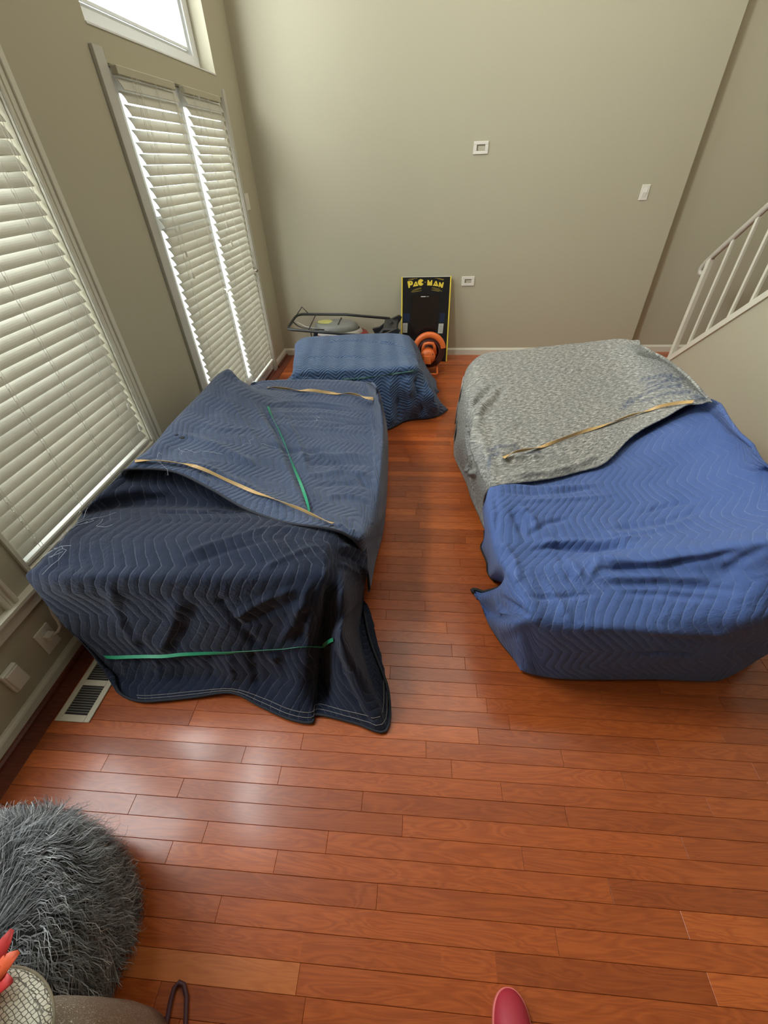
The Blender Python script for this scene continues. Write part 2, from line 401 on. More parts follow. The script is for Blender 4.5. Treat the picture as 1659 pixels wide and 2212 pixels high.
def casing(mb, ya, yb, z0, z1):                       # moulded casing strip, wall side outwards
    wd = yb-ya
    mb.box(XL, XL+.012, ya, yb, z0, z1); mb.box(XL, XL+.020, ya+wd*.62, yb-.004, z0, z1, .003); mb.box(XL, XL+.016, ya+wd*.30, ya+wd*.45, z0, z1, .002); mb.box(XL, XL+.018, ya+.002, ya+.014, z0, z1, .002)
    return mb
casing(MB(), 1.968, 2.062, .42, 2.24).build('side_casing', M['trim'], w1)
MB().box(XL, XL+.012, .985, 1.0, .455, 2.24).build('side_casing', M['trim'], w1)
MB().box(XI+.03, XL+.012, .985, 1.972, .452, .472, .003).build('window_sill', M['trim'], w1)
mb = MB().box(XL, XL+.016, .985, 2.062, 2.15, 2.24); mb.build('head_casing', M['trim'], w1)
w2 = window('window_2', OPEN[0], mw=.025)
casing(MB(), .842, .895, .42, 2.24).build('side_casing', M['trim'], w2); MB().box(XL, XL+.016, -.02, .895, 2.15, 2.24).build('head_casing', M['trim'], w2)
w3 = window('window_3', OPEN[3], mw=.085)
mb = MB(); frame_x(mb, XI+.03, XI+.045, 2.80, 4.09, 2.26, 3.34, .012); mb.build('glazing_bead', M['frame'], w3)
MB().box(XI+.03, XL+.004, 2.69, 4.20, 2.149, 2.156).build('window_sill', M['frame'], w3)
window('window_4', OPEN[4], mw=.05)  # upper window out of view, put in to bring daylight into the room
# patio door: frame, two glazed leaves
dr = empty('door_1', None, None, kind='structure')
mb = MB().box(XL, XL+.013, 2.660, 2.742, 0, 2.085).box(XL, XL+.019, 2.650, 2.660, 0, 2.085, .002); mb.box(XL, XL+.014, 4.205, 4.285, 0, 2.085).box(XL, XL+.020, 4.215, 4.228, 0, 2.08); mb;  MB().box(XL, XL+.0135, 2.7425, 4.2045, 2.035, 2.0845).build('head_casing', M['wall'], dr)
mb.build('door_casing', M['trim_dim'], dr)
MB().box(XI, XL-.002, 2.746, 4.199, 0, .022).build('threshold', M['oak_edge'], dr)
for i, (a, b) in enumerate(((2.752, 3.468), (3.474, 4.192))):
    lf = MB(); x0, x1 = XL-.052, XL-.008; sw = .05
    lf.box(x0, x1, a, a+sw, .024, 2.026, .002).box(x0, x1, b-sw, b, .024, 2.026, .002).box(x0, x1, a+sw, b-sw, .024, .20, .002).box(x0, x1, a+sw, b-sw, 1.94, 2.026, .002)
    if i == 0: lf.box(x0, x1-.01, a+sw, b-sw, 1.37, 1.44)
    leaf = lf.build('door_leaf', M['frame'], dr)
    pane_x(XL-.03, a+sw-.005, b-sw+.005, .195, 1.945).build('pane', M['glass'], leaf)
    hy = b-.028 if i else a+.69
    h = MB().box(XL-.008, XL, hy-.014, hy+.014, .86, .99, .003); h.tube([(XL, hy, .93), (XL+.035, hy, .93), (XL+.045, hy-.01, .93), (XL+.045, hy-.06, .925)], .007, 8)
    h.build('door_handle', plain('old_brass_%d' % i, (.18, .15, .11), .35, .9) if i else M['white'], leaf, smooth=False)
    if i: MB().lathe([(0, 0), (.02, 0), (.02, .012), (0, .014)], Matrix.Translation((XL-.008, hy, 1.07)) @ Matrix.Rotation(math.pi/2, 4, 'Y'), 16).build('deadbolt', M['white'], leaf)

def blind(label, x, y0, y1, ztop, zbot, pitch, group, ladders, tilt=59, cordy=None, cordz=1.0, hm='slat'):
    b = empty('window_blind', label, 'blind', group)
    b.location = (x, (y0+y1)/2, zbot); L = y1-y0; hh = ztop-zbot
    wd = .050; th = math.radians(tilt); prof = []
    for i in range(7):
        s = -wd/2+wd*i/6; crown = .0028*(1-(2*s/wd)**2)
        prof.append((s, crown))
    v = []
    def P(s, c): return (s*math.cos(th)+c*math.sin(th), -s*math.sin(th)+c*math.cos(th))
    for y in (-L/2, L/2):
        v += [(P(s, c)[0], y, P(s, c)[1]) for s, c in prof]+[(P(s, c-.0028)[0], y, P(s, c-.0028)[1]) for s, c in prof[::-1]]
    n = 14; me = MB().add(v, [(i, n+i, n+(i+1) % n, (i+1) % n) for i in range(n)]+[tuple(range(n)), tuple(range(n, 2*n))[::-1]]).mesh('slat')
    ns = int((hh-.06)/pitch)
    for i in range(ns):
        z = .042+pitch*(i+.35)
        s = link('slat', me, M['slat'], b); s.location = (rnd.uniform(-.0006, .0006), 0, z); s.rotation_euler = (rnd.uniform(-.0012, .0012), rnd.uniform(-.03, .03), 0)
    (MB().box(-.025, .025, -L/2, L/2, hh-.045, hh, .003) if hm == 'slat' else MB().box(-.025, .008, -L/2, L/2, hh-.034, hh, .003)).build('headrail', M[hm], b)  # door headrails' backlit shade is painted with the wall tone
    MB().box(-.018, .022, -L/2, L/2, .0, .022, .005).build('bottom_rail', M['slat'], b)
    for f in ladders:
        m_ = MB(); yy = -L/2+L*f
        m_.tube([(.0165, yy, .01), (.0165, yy, hh-.03)], .0009, 5); m_.tube([(.0165, yy+.014, .01), (.0165, yy+.014, hh-.03)], .0007, 5)
        for i in range(ns):
            z = .042+pitch*(i+.35); m_.box(.0125, .0155, yy+.003, yy+.0062, z-.006, z+.010)  # white ticks stand in for light through the cord holes
        m_.build('ladder_cord', M['white'], b)
    if cordy is not None:
        m_ = MB(); yy = cordy-(y0+y1)/2
        m_.tube([(.026, yy, hh-.03), (.026, yy+.003, cordz-zbot)], .0012, 6); m_.tube([(.026, yy+.018, hh-.03), (.027, yy+.012, cordz-zbot-.12)], .0012, 6)
        m_.lathe([(0, .03), (.005, .026), (.007, .005), (.008, -.008), (0, -.010)], Matrix.Translation((.027, yy+.012, cordz-zbot-.14)), 10)
        m_.lathe([(0, .03), (.005, .026), (.007, .005), (.008, -.008), (0, -.010)], Matrix.Translation((.026, yy+.003, cordz-zbot-.02)), 10)
        m_.build('pull_cord', M['white'], b)
    return b
blind('wide cream slatted blind filling the near window at the left edge', XL-.018, 1.008, 1.952, 2.14, .476, .0458, 'cream slatted blinds on the left wall', (.09, .37, .62, .86), cordy=1.90, cordz=.72)
blind('cream slatted blind on the near leaf of the patio door, beside the wide grey wall', XL+.040, 2.748, 3.355, 2.03, .15, .0463, 'cream slatted blinds on the left wall', (.16, .55, .88), cordy=2.87, cordz=1.26, hm='wall')
blind('cream slatted blind on the far leaf of the patio door, nearest the room corner', XL+.040, 3.475, 4.07, 2.03, .15, .0463, 'cream slatted blinds on the left wall', (.16, .55, .88), cordy=3.62, cordz=1.33, hm='wall')

blind('unseen half-raised cream blind in the window behind the pouf, nearest the camera', XL-.018, .21, .83, 2.14, 1.78, .0458, 'cream slatted blinds on the left wall', (.15, .85))  # out of view, put in to limit the near window's light
# ------------------------------------------------------------------ things on the walls
def plate(name, label, cat, group=None): return empty(name, label, cat, group)
def box_plate(label, xc, zc, w_, h_, hw, hh, off=0):  # white plate on the back wall with an open recess
    t = plate('recessed_wall_box', label, 'wall plate', 'open recessed boxes on the back wall'); t.location = (xc, D, zc)
    m_ = MB()
    m_.box(-w_/2, w_/2, -.008, 0, hh/2, h_/2, .002).box(-w_/2, w_/2, -.008, 0, -h_/2, -hh/2, .002).box(-w_/2, -hw/2, -.008, 0, -hh/2, hh/2, .001).box(hw/2, w_/2, -.008, 0, -hh/2, hh/2, .001)
    pl_ = m_.build('plate', M['white'], t)
    MB().box(-hw/2, hw/2, -.0012, -.0002, -hh/2, hh/2).build('recess', M['recess'], t)
    MB().box(-hw/2+.014, hw/2, -.0060, -.0014, -hh/2, hh/2-.010, .002).build('inner_flap', plain('flap', (.50, .46, .36), .5), t)
    for s in (-1, 1): MB().lathe([(0, -.0015), (.0028, -.0012), (.0028, 0)], Matrix.Translation((s*w_*.41, -.008, 0)) @ Matrix.Rotation(math.pi/2, 4, 'X'), 10).build('screw', M['recess'], pl_)
box_plate('upper white recessed cable plate high on the grey back wall', .478, 1.711, .122, .082, .070, .040)
box_plate('lower white recessed cable plate just above and right of the arcade panel', .472, .719, .124, .082, .066, .034)
def rocker(label, loc, rot, w_, h_):
    t = plate('light_switch', label, 'light switch'); t.location = loc; t.rotation_euler = (0, 0, rot)
    MB().box(-w_/2, w_/2, -.007, 0, -h_/2, h_/2, .002).build('plate', M['white'], t)
    MB().add([(-.016, -.008, -.032), (.016, -.008, -.032), (.016, -.013, .0), (-.016, -.013, .0), (.016, -.008, .032), (-.016, -.008, .032), (-.016, -.004, -.032), (.016, -.004, -.032), (.016, -.004, .032), (-.016, -.004, .032)],
             [(0, 1, 2, 3), (3, 2, 4, 5), (0, 3, 5, 9, 6), (1, 7, 8, 4, 2), (6, 7, 1, 0), (5, 4, 8, 9)]).build('rocker', M['white'], t)
rocker('white light switch on the back wall near its right end', (1.906, D, 1.381), 0, .068, .108)
rocker('pale light switch on the left wall between patio door and corner', (XL, 4.345, 1.412), math.pi/2, .10, .115)
t = plate('door_chime', 'small round beige disc on the recessed wall above the handrail end', 'wall disc')
t.location = (2.532, DR, .944); MB().lathe([(0, -.014), (.030, -.014), (.040, -.009), (.044, 0)], Matrix.Rotation(-math.pi/2, 4, 'X').inverted(), 28).build('cover', plain('beige_disc', (.50, .44, .35), .5), t, smooth=True)
MB().lathe([(0, -.0165), (.009, -.0155), (.010, -.0135)], Matrix.Rotation(math.pi/2, 4, 'X'), 16).build('button', plain('beige_disc2', (.47, .41, .33), .5), t, smooth=True)
# outlet with a plugged-in white cable, and the box beside it
t = plate('wall_outlet', 'white outlet plate on the left wall below the sill, cable plugged in', 'outlet'); t.location = (XL, .878, .185)
MB().box(0, .007, -.037, .037, -.060, .060, .002).build('plate', M['white'], t)
for s in (-1, 1): MB().prism([(.016*math.cos(a*math.pi/8), .014*math.sin(a*math.pi/8)) for a in range(16)], 0, .002, Matrix.Translation((.007, 0, s*.022)) @ Matrix.Rotation(math.pi/2, 4, 'Y')).build('socket', M['white'], t)
t = empty('power_cable', 'white plug and thick white cable rising from the outlet behind the navy blanket', 'cable'); t.location = (XL+.009, .878, .205)
m_ = MB().box(0, .030, -.016, .016, -.016, .014, .005).build('plug', M['white'], t)
MB().tube([(.026, .004, 0), (.040, .018, .004), (.044, .036, .016), (.040, .046, .040), (.034, .052, .075), (.036, .062, .110), (.045, .085, .14), (.05, .12, .16)], .0060, 10).build('cord', M['white'], t, smooth=True)
t = empty('junction_box', 'square off-white box on the left wall, left of the outlet', 'wall box'); t.location = (XL, .70, .200)
MB().box(0, .020, -.034, .034, -.052, .052, .004).build('body', M['white'], t); MB().box(.020, .028, -.028, .028, -.046, .046, .003).build('cover', M['white'], t)

# floor register
t = empty('floor_vent', 'cream metal floor register beside the front corner of the left sofa', 'floor vent'); t.location = (-1.316, .79, 0)
VM = plain('vent_cream', (.64, .56, .42), .42); y0, y1 = -.158, .158
m_ = MB(); W2 = .0715; iw = .048
m_.box(-W2, -iw, y0, y1, .001, .006, .0015).box(iw, W2, y0, y1, .001, .006, .0015).box(-iw, iw, y0, y0+.026, .001, .006).box(-iw, iw, y1-.026, y1, .001, .006).box(-iw, iw, -.012, .012, .001, .006)
m_.build('vent_frame', VM, t)
MB().box(-iw, iw, y0+.02, y1-.02, .0003, .0010).build('duct_opening', M['black'], t)
lm = MB().box(-iw, iw, -.0012, .0012, -.0014, .0016).mesh('louver'); VL = plain('vent_louver', (.26, .22, .17), .5)
for b0 in (y0+.026, .012):
    for i in range(11):
        o = link('louver', lm, VL, t); o.location = (0, b0+.0102*(i+1), .0030)

# ------------------------------------------------------------------ stairs on the right
CAP = lambda y: .022+(4.308-y)*.905
ST = wallpaint('stair_wall_paint', WALL)
struct('wall_stair', MB().prism([(4.33, 0), (4.308, CAP(4.308)-.02), (.35, CAP(.35)-.03), (.35, 0)], 0, .08, Matrix(((0, 0, 1, XS+.01), (1, 0, 0, 0), (0, 1, 0, 0), (0, 0, 0, 1)))), ST)
sc_ = empty('staircase', 'white painted stair railing and sloping skirt board rising at the right edge', 'staircase'); sc_.location = (XS, 4.2, 0)
def loc_(o): o.location = (-XS, -4.2, 0); return o
m_ = MB(); PM = Matrix(((0, 0, 1, 0), (1, 0, 0, 0), (0, 1, 0, 0), (0, 0, 0, 1)))
m_.prism([(4.36, 0), (4.308, .024), (.35, CAP(.35)), (.35, CAP(.35)-.062), (4.27, 0)], XS-.006, XS+.098, PM)
loc_(m_.build('skirt_cap', M['trim'], sc_))
loc_(MB().prism([(4.30, .040), (.35, CAP(.35)+.012), (.35, CAP(.35)-.004), (4.30, .020)], XS+.012, XS+.080, PM).build('cap_bead', M['trim'], sc_))
TR = [(4.216, .020, 'newel_post')]+[(y, .0115, 'baluster') for y in (4.026, 3.851, 3.672, 3.508, 3.335, 3.16, 2.985, 2.81, 2.635, 2.46)]
for y, r, nm in TR:
    z0 = CAP(y)-.01; z1 = .903+(4.13-y)*1.03+.03 if nm == 'baluster' else .955
    z1 = .955+(4.219-y)*.907
    loc_(MB().box(XS+.05-r, XS+.05+r, y-r, y+r, z0, z1, .003).build(nm, M['trim'], sc_))
rail = []
for i in range(9):
    a = -math.pi*.55-i*math.pi*.17; rail.append((XS+.05, 4.175+.026*math.cos(a)*1.0+.012, .895+.028*math.sin(a)+.0))
rail = [(XS+.05, 4.250, .838), (XS+.05, 4.268, .826), (XS+.05, 4.290, .832), (XS+.05, 4.302, .852), (XS+.05, 4.296, .878), (XS+.05, 4.272, .908), (XS+.05, 4.216, .962), (XS+.05, 3.98, 1.176), (XS+.05, 2.40, .96+(4.219-2.40)*.907)]
loc_(MB().tube(rail, .021, 10, flat=.026).build('handrail', plain('rail_paint', (.52, .48, .40), .35), sc_, smooth=True))
for i in range(14):
    y = 4.18-i*.262; m_ = MB().box(XS+.1, XR-.005, y-.29, y, (i+1)*.2-.035, (i+1)*.2, .004).box(XS+.1, XR-.005, y-.04, y-.02, i*.2, (i+1)*.2-.035)
    loc_(m_.build('stair_step', M['oak'], sc_))

# ------------------------------------------------------------------ blankets
LINT = {"A": [[-1.281,.977,.615],[-1.289,1.064,.613],[-1.284,1.129,.607]],"B": [[-1.152,1.53,.657],[-1.097,1.59,.645],[-.797,1.809,.569],[-.543,2.189,.473]]}
HOLES = [[-1.123,1.695,.65],[-1.152,1.709,.659]]
CTRL = {
'A': [[[-1.38,1.75,.4],[-1.301,1.443,.62],[-1.228,1.526,.6],[-1.086,1.515,.58],[-.963,1.488,.55],[-.828,1.456,.52],[-.689,1.409,.5],[-.593,1.364,.5],[-.504,1.336,.5],[-.439,1.314,.5],[-.397,1.304,.5],[-.366,1.294,.5],[-.326,1.289,.5],[-.29,1.302,.48],[-.253,1.308,.46],[-.213,1.296,.44]],[[-1.38,1.45,.38],[-1.324,1.221,.6],[-1.262,1.335,.6],[-1.159,1.412,.57],[-.988,1.43,.53],[-.84,1.413,.5],[-.693,1.379,.49],[-.586,1.339,.5],[-.496,1.307,.51],[-.429,1.28,.52],[-.388,1.267,.52],[-.357,1.26,.52],[-.321,1.264,.51],[-.282,1.273,.49],[-.242,1.274,.47],[-.204,1.268,.44]],[[-1.38,1.28,.35],[-1.337,1.174,.585],[-1.283,1.283,.555],[-1.144,1.344,.52],[-.951,1.369,.5],[-.762,1.366,.49],[-.605,1.332,.5],[-.519,1.288,.52],[-.453,1.262,.53],[-.398,1.236,.54],[-.366,1.226,.54],[-.338,1.219,.54],[-.306,1.223,.53],[-.273,1.246,.5],[-.236,1.255,.47],[-.199,1.251,.43]],[[-1.38,1.22,.36],[-1.317,1.104,.595],[-1.249,1.201,.585],[-1.086,1.236,.575],[-.897,1.25,.57],[-.722,1.251,.57],[-.562,1.231,.57],[-.487,1.215,.57],[-.427,1.198,.57],[-.376,1.181,.57],[-.348,1.171,.57],[-.323,1.167,.565],[-.293,1.174,.55],[-.263,1.205,.51],[-.228,1.222,.47],[-.195,1.228,.42]],[[-1.38,1.05,.44],[-1.313,.988,.6],[-1.188,1.022,.615],[-1.022,1.043,.615],[-.834,1.056,.615],[-.653,1.06,.61],[-.504,1.052,.61],[-.435,1.053,.6],[-.382,1.043,.6],[-.337,1.036,.595],[-.318,1.038,.59],[-.304,1.072,.575],[-.281,1.118,.55],[-.253,1.161,.51],[-.22,1.181,.46],[-.19,1.2,.4]],[[-1.37,.93,.43],[-1.309,.906,.6],[-1.187,.907,.605],[-1.003,.914,.61],[-.823,.933,.605],[-.633,.951,.6],[-.48,.958,.6],[-.409,.961,.6],[-.362,.966,.595],[-.318,.966,.59],[-.302,.971,.585],[-.292,1.024,.565],[-.273,1.084,.54],[-.246,1.13,.5],[-.213,1.155,.44],[-.186,1.172,.38]],[[-1.36,.89,.54],[-1.324,.874,.585],[-1.183,.854,.59],[-1.011,.866,.585],[-.82,.877,.585],[-.624,.891,.585],[-.467,.903,.585],[-.396,.908,.585],[-.349,.917,.58],[-.308,.921,.575],[-.293,.93,.57],[-.279,.972,.55],[-.262,1.038,.51],[-.238,1.085,.46],[-.208,1.127,.4],[-.187,1.143,.35]],[[-1.35,.89,.45],[-1.334,.868,.473],[-1.221,.868,.443],[-1.043,.872,.45],[-.832,.868,.474],[-.634,.87,.489],[-.474,.875,.498],[-.398,.872,.51],[-.346,.868,.521],[-.317,.885,.498],[-.313,.93,.438],[-.273,.92,.48],[-.235,.917,.516],[-.228,1.045,.399],[-.22,1.181,.251],[-.215,1.241,.167]],[[-1.34,.87,.32],[-1.327,.862,.306],[-1.205,.862,.297],[-1.024,.852,.332],[-.848,.858,.343],[-.644,.85,.381],[-.488,.862,.384],[-.41,.856,.404],[-.358,.852,.416],[-.339,.885,.365],[-.337,.93,.298],[-.286,.9,.365],[-.24,.896,.408],[-.232,1.029,.293],[-.225,1.195,.164],[-.22,1.231,.134]],[[-1.31,.86,.2],[-1.293,.852,.13],[-1.168,.845,.149],[-1.02,.838,.177],[-.867,.835,.203],[-.672,.832,.235],[-.504,.845,.254],[-.421,.838,.282],[-.372,.838,.295],[-.354,.862,.259],[-.349,.9,.199],[-.298,.868,.276],[-.235,.814,.404],[-.24,1.062,.134],[-.232,1.213,.046],[-.225,1.231,.086]],[[-1.28,.84,.09],[-1.272,.822,.001],[-1.166,.805,.013],[-1.024,.8,.045],[-.896,.815,.053],[-.69,.8,.102],[-.535,.805,.099],[-.431,.775,.12],[-.383,.79,.097],[-.378,.83,.058],[-.369,.862,-.001],[-.265,.79,.138],[-.176,.8,.156],[-.2,1.193,-.361],[-.23,1.253,-.119],[-.23,1.235,.046]],[[-1.25,.82,.02],[-1.179,.749,.02],[-1.081,.72,.02],[-.97,.731,.02],[-.853,.751,.02],[-.714,.771,.03],[-.591,.733,.015],[-.465,.69,.015],[-.373,.681,.012],[-.366,.71,.012],[-.328,.712,.012],[-.202,.69,.012],[-.084,.67,.012],[-.087,.824,.012],[-.18,1.045,.015],[-.229,1.214,.02]]],
'B': [[[-1.4,1.62,.25],[-1.28,1.419,.625],[-1.183,1.443,.645],[-1.04,1.441,.63],[-.867,1.369,.6],[-.689,1.273,.575],[-.509,1.194,.58],[-.358,1.16,.59],[-.267,1.154,.565],[-.215,1.167,.485],[-.205,1.253,.255],[-.195,1.233,.123]],[[-1.41,1.7,.25],[-1.269,1.507,.635],[-1.132,1.488,.655],[-.997,1.485,.64],[-.845,1.444,.6],[-.662,1.37,.57],[-.479,1.278,.57],[-.344,1.215,.57],[-.254,1.214,.54],[-.19,1.19,.515],[-.19,1.383,.257],[-.19,1.455,.086]],[[-1.41,1.85,.25],[-1.255,1.614,.635],[-1.113,1.61,.645],[-.957,1.586,.625],[-.805,1.562,.585],[-.637,1.535,.535],[-.469,1.469,.52],[-.338,1.432,.5],[-.231,1.415,.475],[-.165,1.419,.42],[-.17,1.679,.128],[-.176,1.713,.02]],[[-1.41,2.05,.25],[-1.266,1.823,.635],[-1.076,1.776,.645],[-.913,1.759,.61],[-.765,1.741,.565],[-.618,1.746,.51],[-.464,1.705,.485],[-.331,1.66,.475],[-.22,1.638,.46],[-.16,1.609,.441],[-.172,1.963,.118],[-.172,1.968,.02]],[[-1.41,2.25,.26],[-1.262,2.025,.64],[-1.059,1.95,.65],[-.917,1.96,.6],[-.778,1.981,.54],[-.637,2.002,.49],[-.487,1.971,.475],[-.35,1.938,.468],[-.235,1.911,.458],[-.168,1.824,.479],[-.178,2.202,.183],[-.183,2.312,.02]],[[-1.4,2.45,.26],[-1.234,2.227,.66],[-1.056,2.137,.665],[-.936,2.164,.6],[-.821,2.208,.53],[-.677,2.228,.485],[-.524,2.209,.472],[-.378,2.19,.466],[-.256,2.17,.457],[-.18,2.06,.486],[-.19,2.444,.221],[-.199,2.622,.02]],[[-1.39,2.56,.26],[-1.217,2.379,.675],[-1.065,2.291,.675],[-.963,2.31,.61],[-.859,2.368,.53],[-.718,2.406,.482],[-.556,2.39,.472],[-.409,2.38,.466],[-.28,2.366,.458],[-.19,2.148,.543],[-.205,2.59,.263],[-.215,2.822,.02]],[[-1.37,2.66,.2],[-1.168,2.434,.685],[-1.067,2.38,.655],[-1.006,2.454,.57],[-.902,2.531,.505],[-.738,2.527,.482],[-.577,2.512,.474],[-.432,2.506,.468],[-.305,2.504,.46],[-.2,2.166,.602],[-.212,2.542,.357],[-.227,2.886,.02]],[[-1.3,2.76,.12],[-1.205,2.563,.6],[-1.141,2.557,.54],[-1.063,2.621,.49],[-.929,2.64,.482],[-.759,2.62,.482],[-.594,2.608,.478],[-.444,2.602,.472],[-.321,2.6,.464],[-.21,2.175,.636],[-.22,2.503,.409],[-.236,2.915,.02]],[[-1.22,2.84,.25],[-1.182,2.718,.46],[-1.137,2.739,.468],[-1.065,2.748,.478],[-.942,2.741,.488],[-.782,2.73,.49],[-.613,2.723,.49],[-.465,2.716,.487],[-.344,2.715,.478],[-.225,2.214,.667],[-.228,2.442,.481],[-.245,2.945,.02]],[[-1.2,2.88,.22],[-1.159,2.777,.455],[-1.127,2.809,.462],[-1.064,2.811,.475],[-.947,2.807,.484],[-.799,2.803,.486],[-.626,2.796,.486],[-.483,2.798,.482],[-.366,2.797,.473],[-.24,2.269,.673],[-.235,2.4,.519],[-.254,2.967,.02]],[[-1.2,2.93,.1],[-1.1,2.93,.33],[-1.04,2.94,.36],[-.95,2.95,.38],[-.85,2.95,.38],[-.72,2.95,.38],[-.58,2.95,.38],[-.45,2.95,.37],[-.35,2.95,.34],[-.28,2.96,.28],[-.25,2.97,.15],[-.245,2.98,.02]],[[-1.2,2.97,.02],[-1.1,2.97,.02],[-1.04,2.97,.02],[-.95,2.98,.02],[-.85,2.98,.02],[-.72,2.98,.02],[-.58,2.98,.02],[-.45,2.98,.02],[-.37,2.98,.02],[-.3,2.98,.02],[-.26,2.98,.02],[-.25,2.985,.015]]],
'C': [[[-1.15,4.05,.02],[-1.02,4.06,.02],[-.9,4.05,.02],[-.7,4.05,.02],[-.5,4.05,.02],[-.3,4.05,.02],[-.14,3.99,.02],[-.02,3.94,.02],[.08,3.88,.012],[.12,3.82,.01]],[[-1.12,3.98,.25],[-1.01,3.99,.28],[-.9,3.99,.3],[-.7,3.99,.3],[-.5,3.99,.3],[-.3,3.99,.3],[-.12,3.94,.28],[-.04,3.88,.22],[.04,3.8,.12],[.09,3.76,.02]],[[-1.121,3.822,.36],[-1.097,3.807,.41],[-1.02,3.881,.435],[-.777,3.914,.44],[-.547,3.95,.44],[-.314,3.973,.44],[-.119,3.949,.43],[-.064,4.003,.38],[-.002,4.137,.25],[.042,4.276,.12]],[[-1.062,3.554,.38],[-1.043,3.557,.43],[-.958,3.609,.455],[-.734,3.666,.455],[-.516,3.699,.455],[-.294,3.696,.455],[-.087,3.689,.445],[-.03,3.689,.39],[.025,3.888,.25],[.088,4.055,.1]],[[-1.037,3.409,.37],[-1.007,3.371,.43],[-.912,3.396,.455],[-.698,3.449,.455],[-.489,3.469,.455],[-.278,3.468,.455],[-.066,3.484,.445],[-.004,3.5,.39],[.051,3.71,.24],[.133,3.947,.06]],[[-1.022,3.3,.35],[-.975,3.217,.42],[-.875,3.219,.445],[-.668,3.258,.445],[-.466,3.268,.445],[-.258,3.287,.445],[-.051,3.334,.435],[.012,3.456,.36],[.081,3.662,.2],[.178,3.911,.02]],[[-1,3.16,.368],[-.964,3.14,.398],[-.859,3.13,.421],[-.648,3.13,.432],[-.45,3.13,.439],[-.24,3.13,.446],[-.044,3.14,.457],[.023,3.22,.408],[.091,3.35,.281],[.171,3.5,.125]],[[-1.024,3.18,.344],[-.969,3.12,.362],[-.863,3.11,.37],[-.649,3.1,.378],[-.45,3.1,.382],[-.24,3.1,.39],[-.043,3.12,.393],[.036,3.18,.362],[.105,3.26,.268],[.189,3.42,.127]],[[-1.056,3.2,.321],[-.981,3.1,.306],[-.862,3.07,.315],[-.654,3.09,.308],[-.451,3.07,.317],[-.24,3.08,.306],[-.058,3.08,.318],[.049,3.16,.295],[.121,3.22,.231],[.167,3.36,.128]],[[-1.253,3.71,.1],[-.993,3.07,.242],[-.868,3.04,.229],[-.662,3.07,.205],[-.453,3.03,.214],[-.241,3.05,.178],[-.075,3.1,.183],[.062,3.1,.223],[.154,3.2,.161],[.199,3.3,.09]],[[-1.349,3.812,.02],[-1.091,3.232,.02],[-.923,3.151,.02],[-.685,3.09,.02],[-.467,3.039,.02],[-.247,2.959,.012],[-.082,3.117,.012],[.096,3.161,.012],[.193,3.22,.012],[.263,3.323,.012]]],
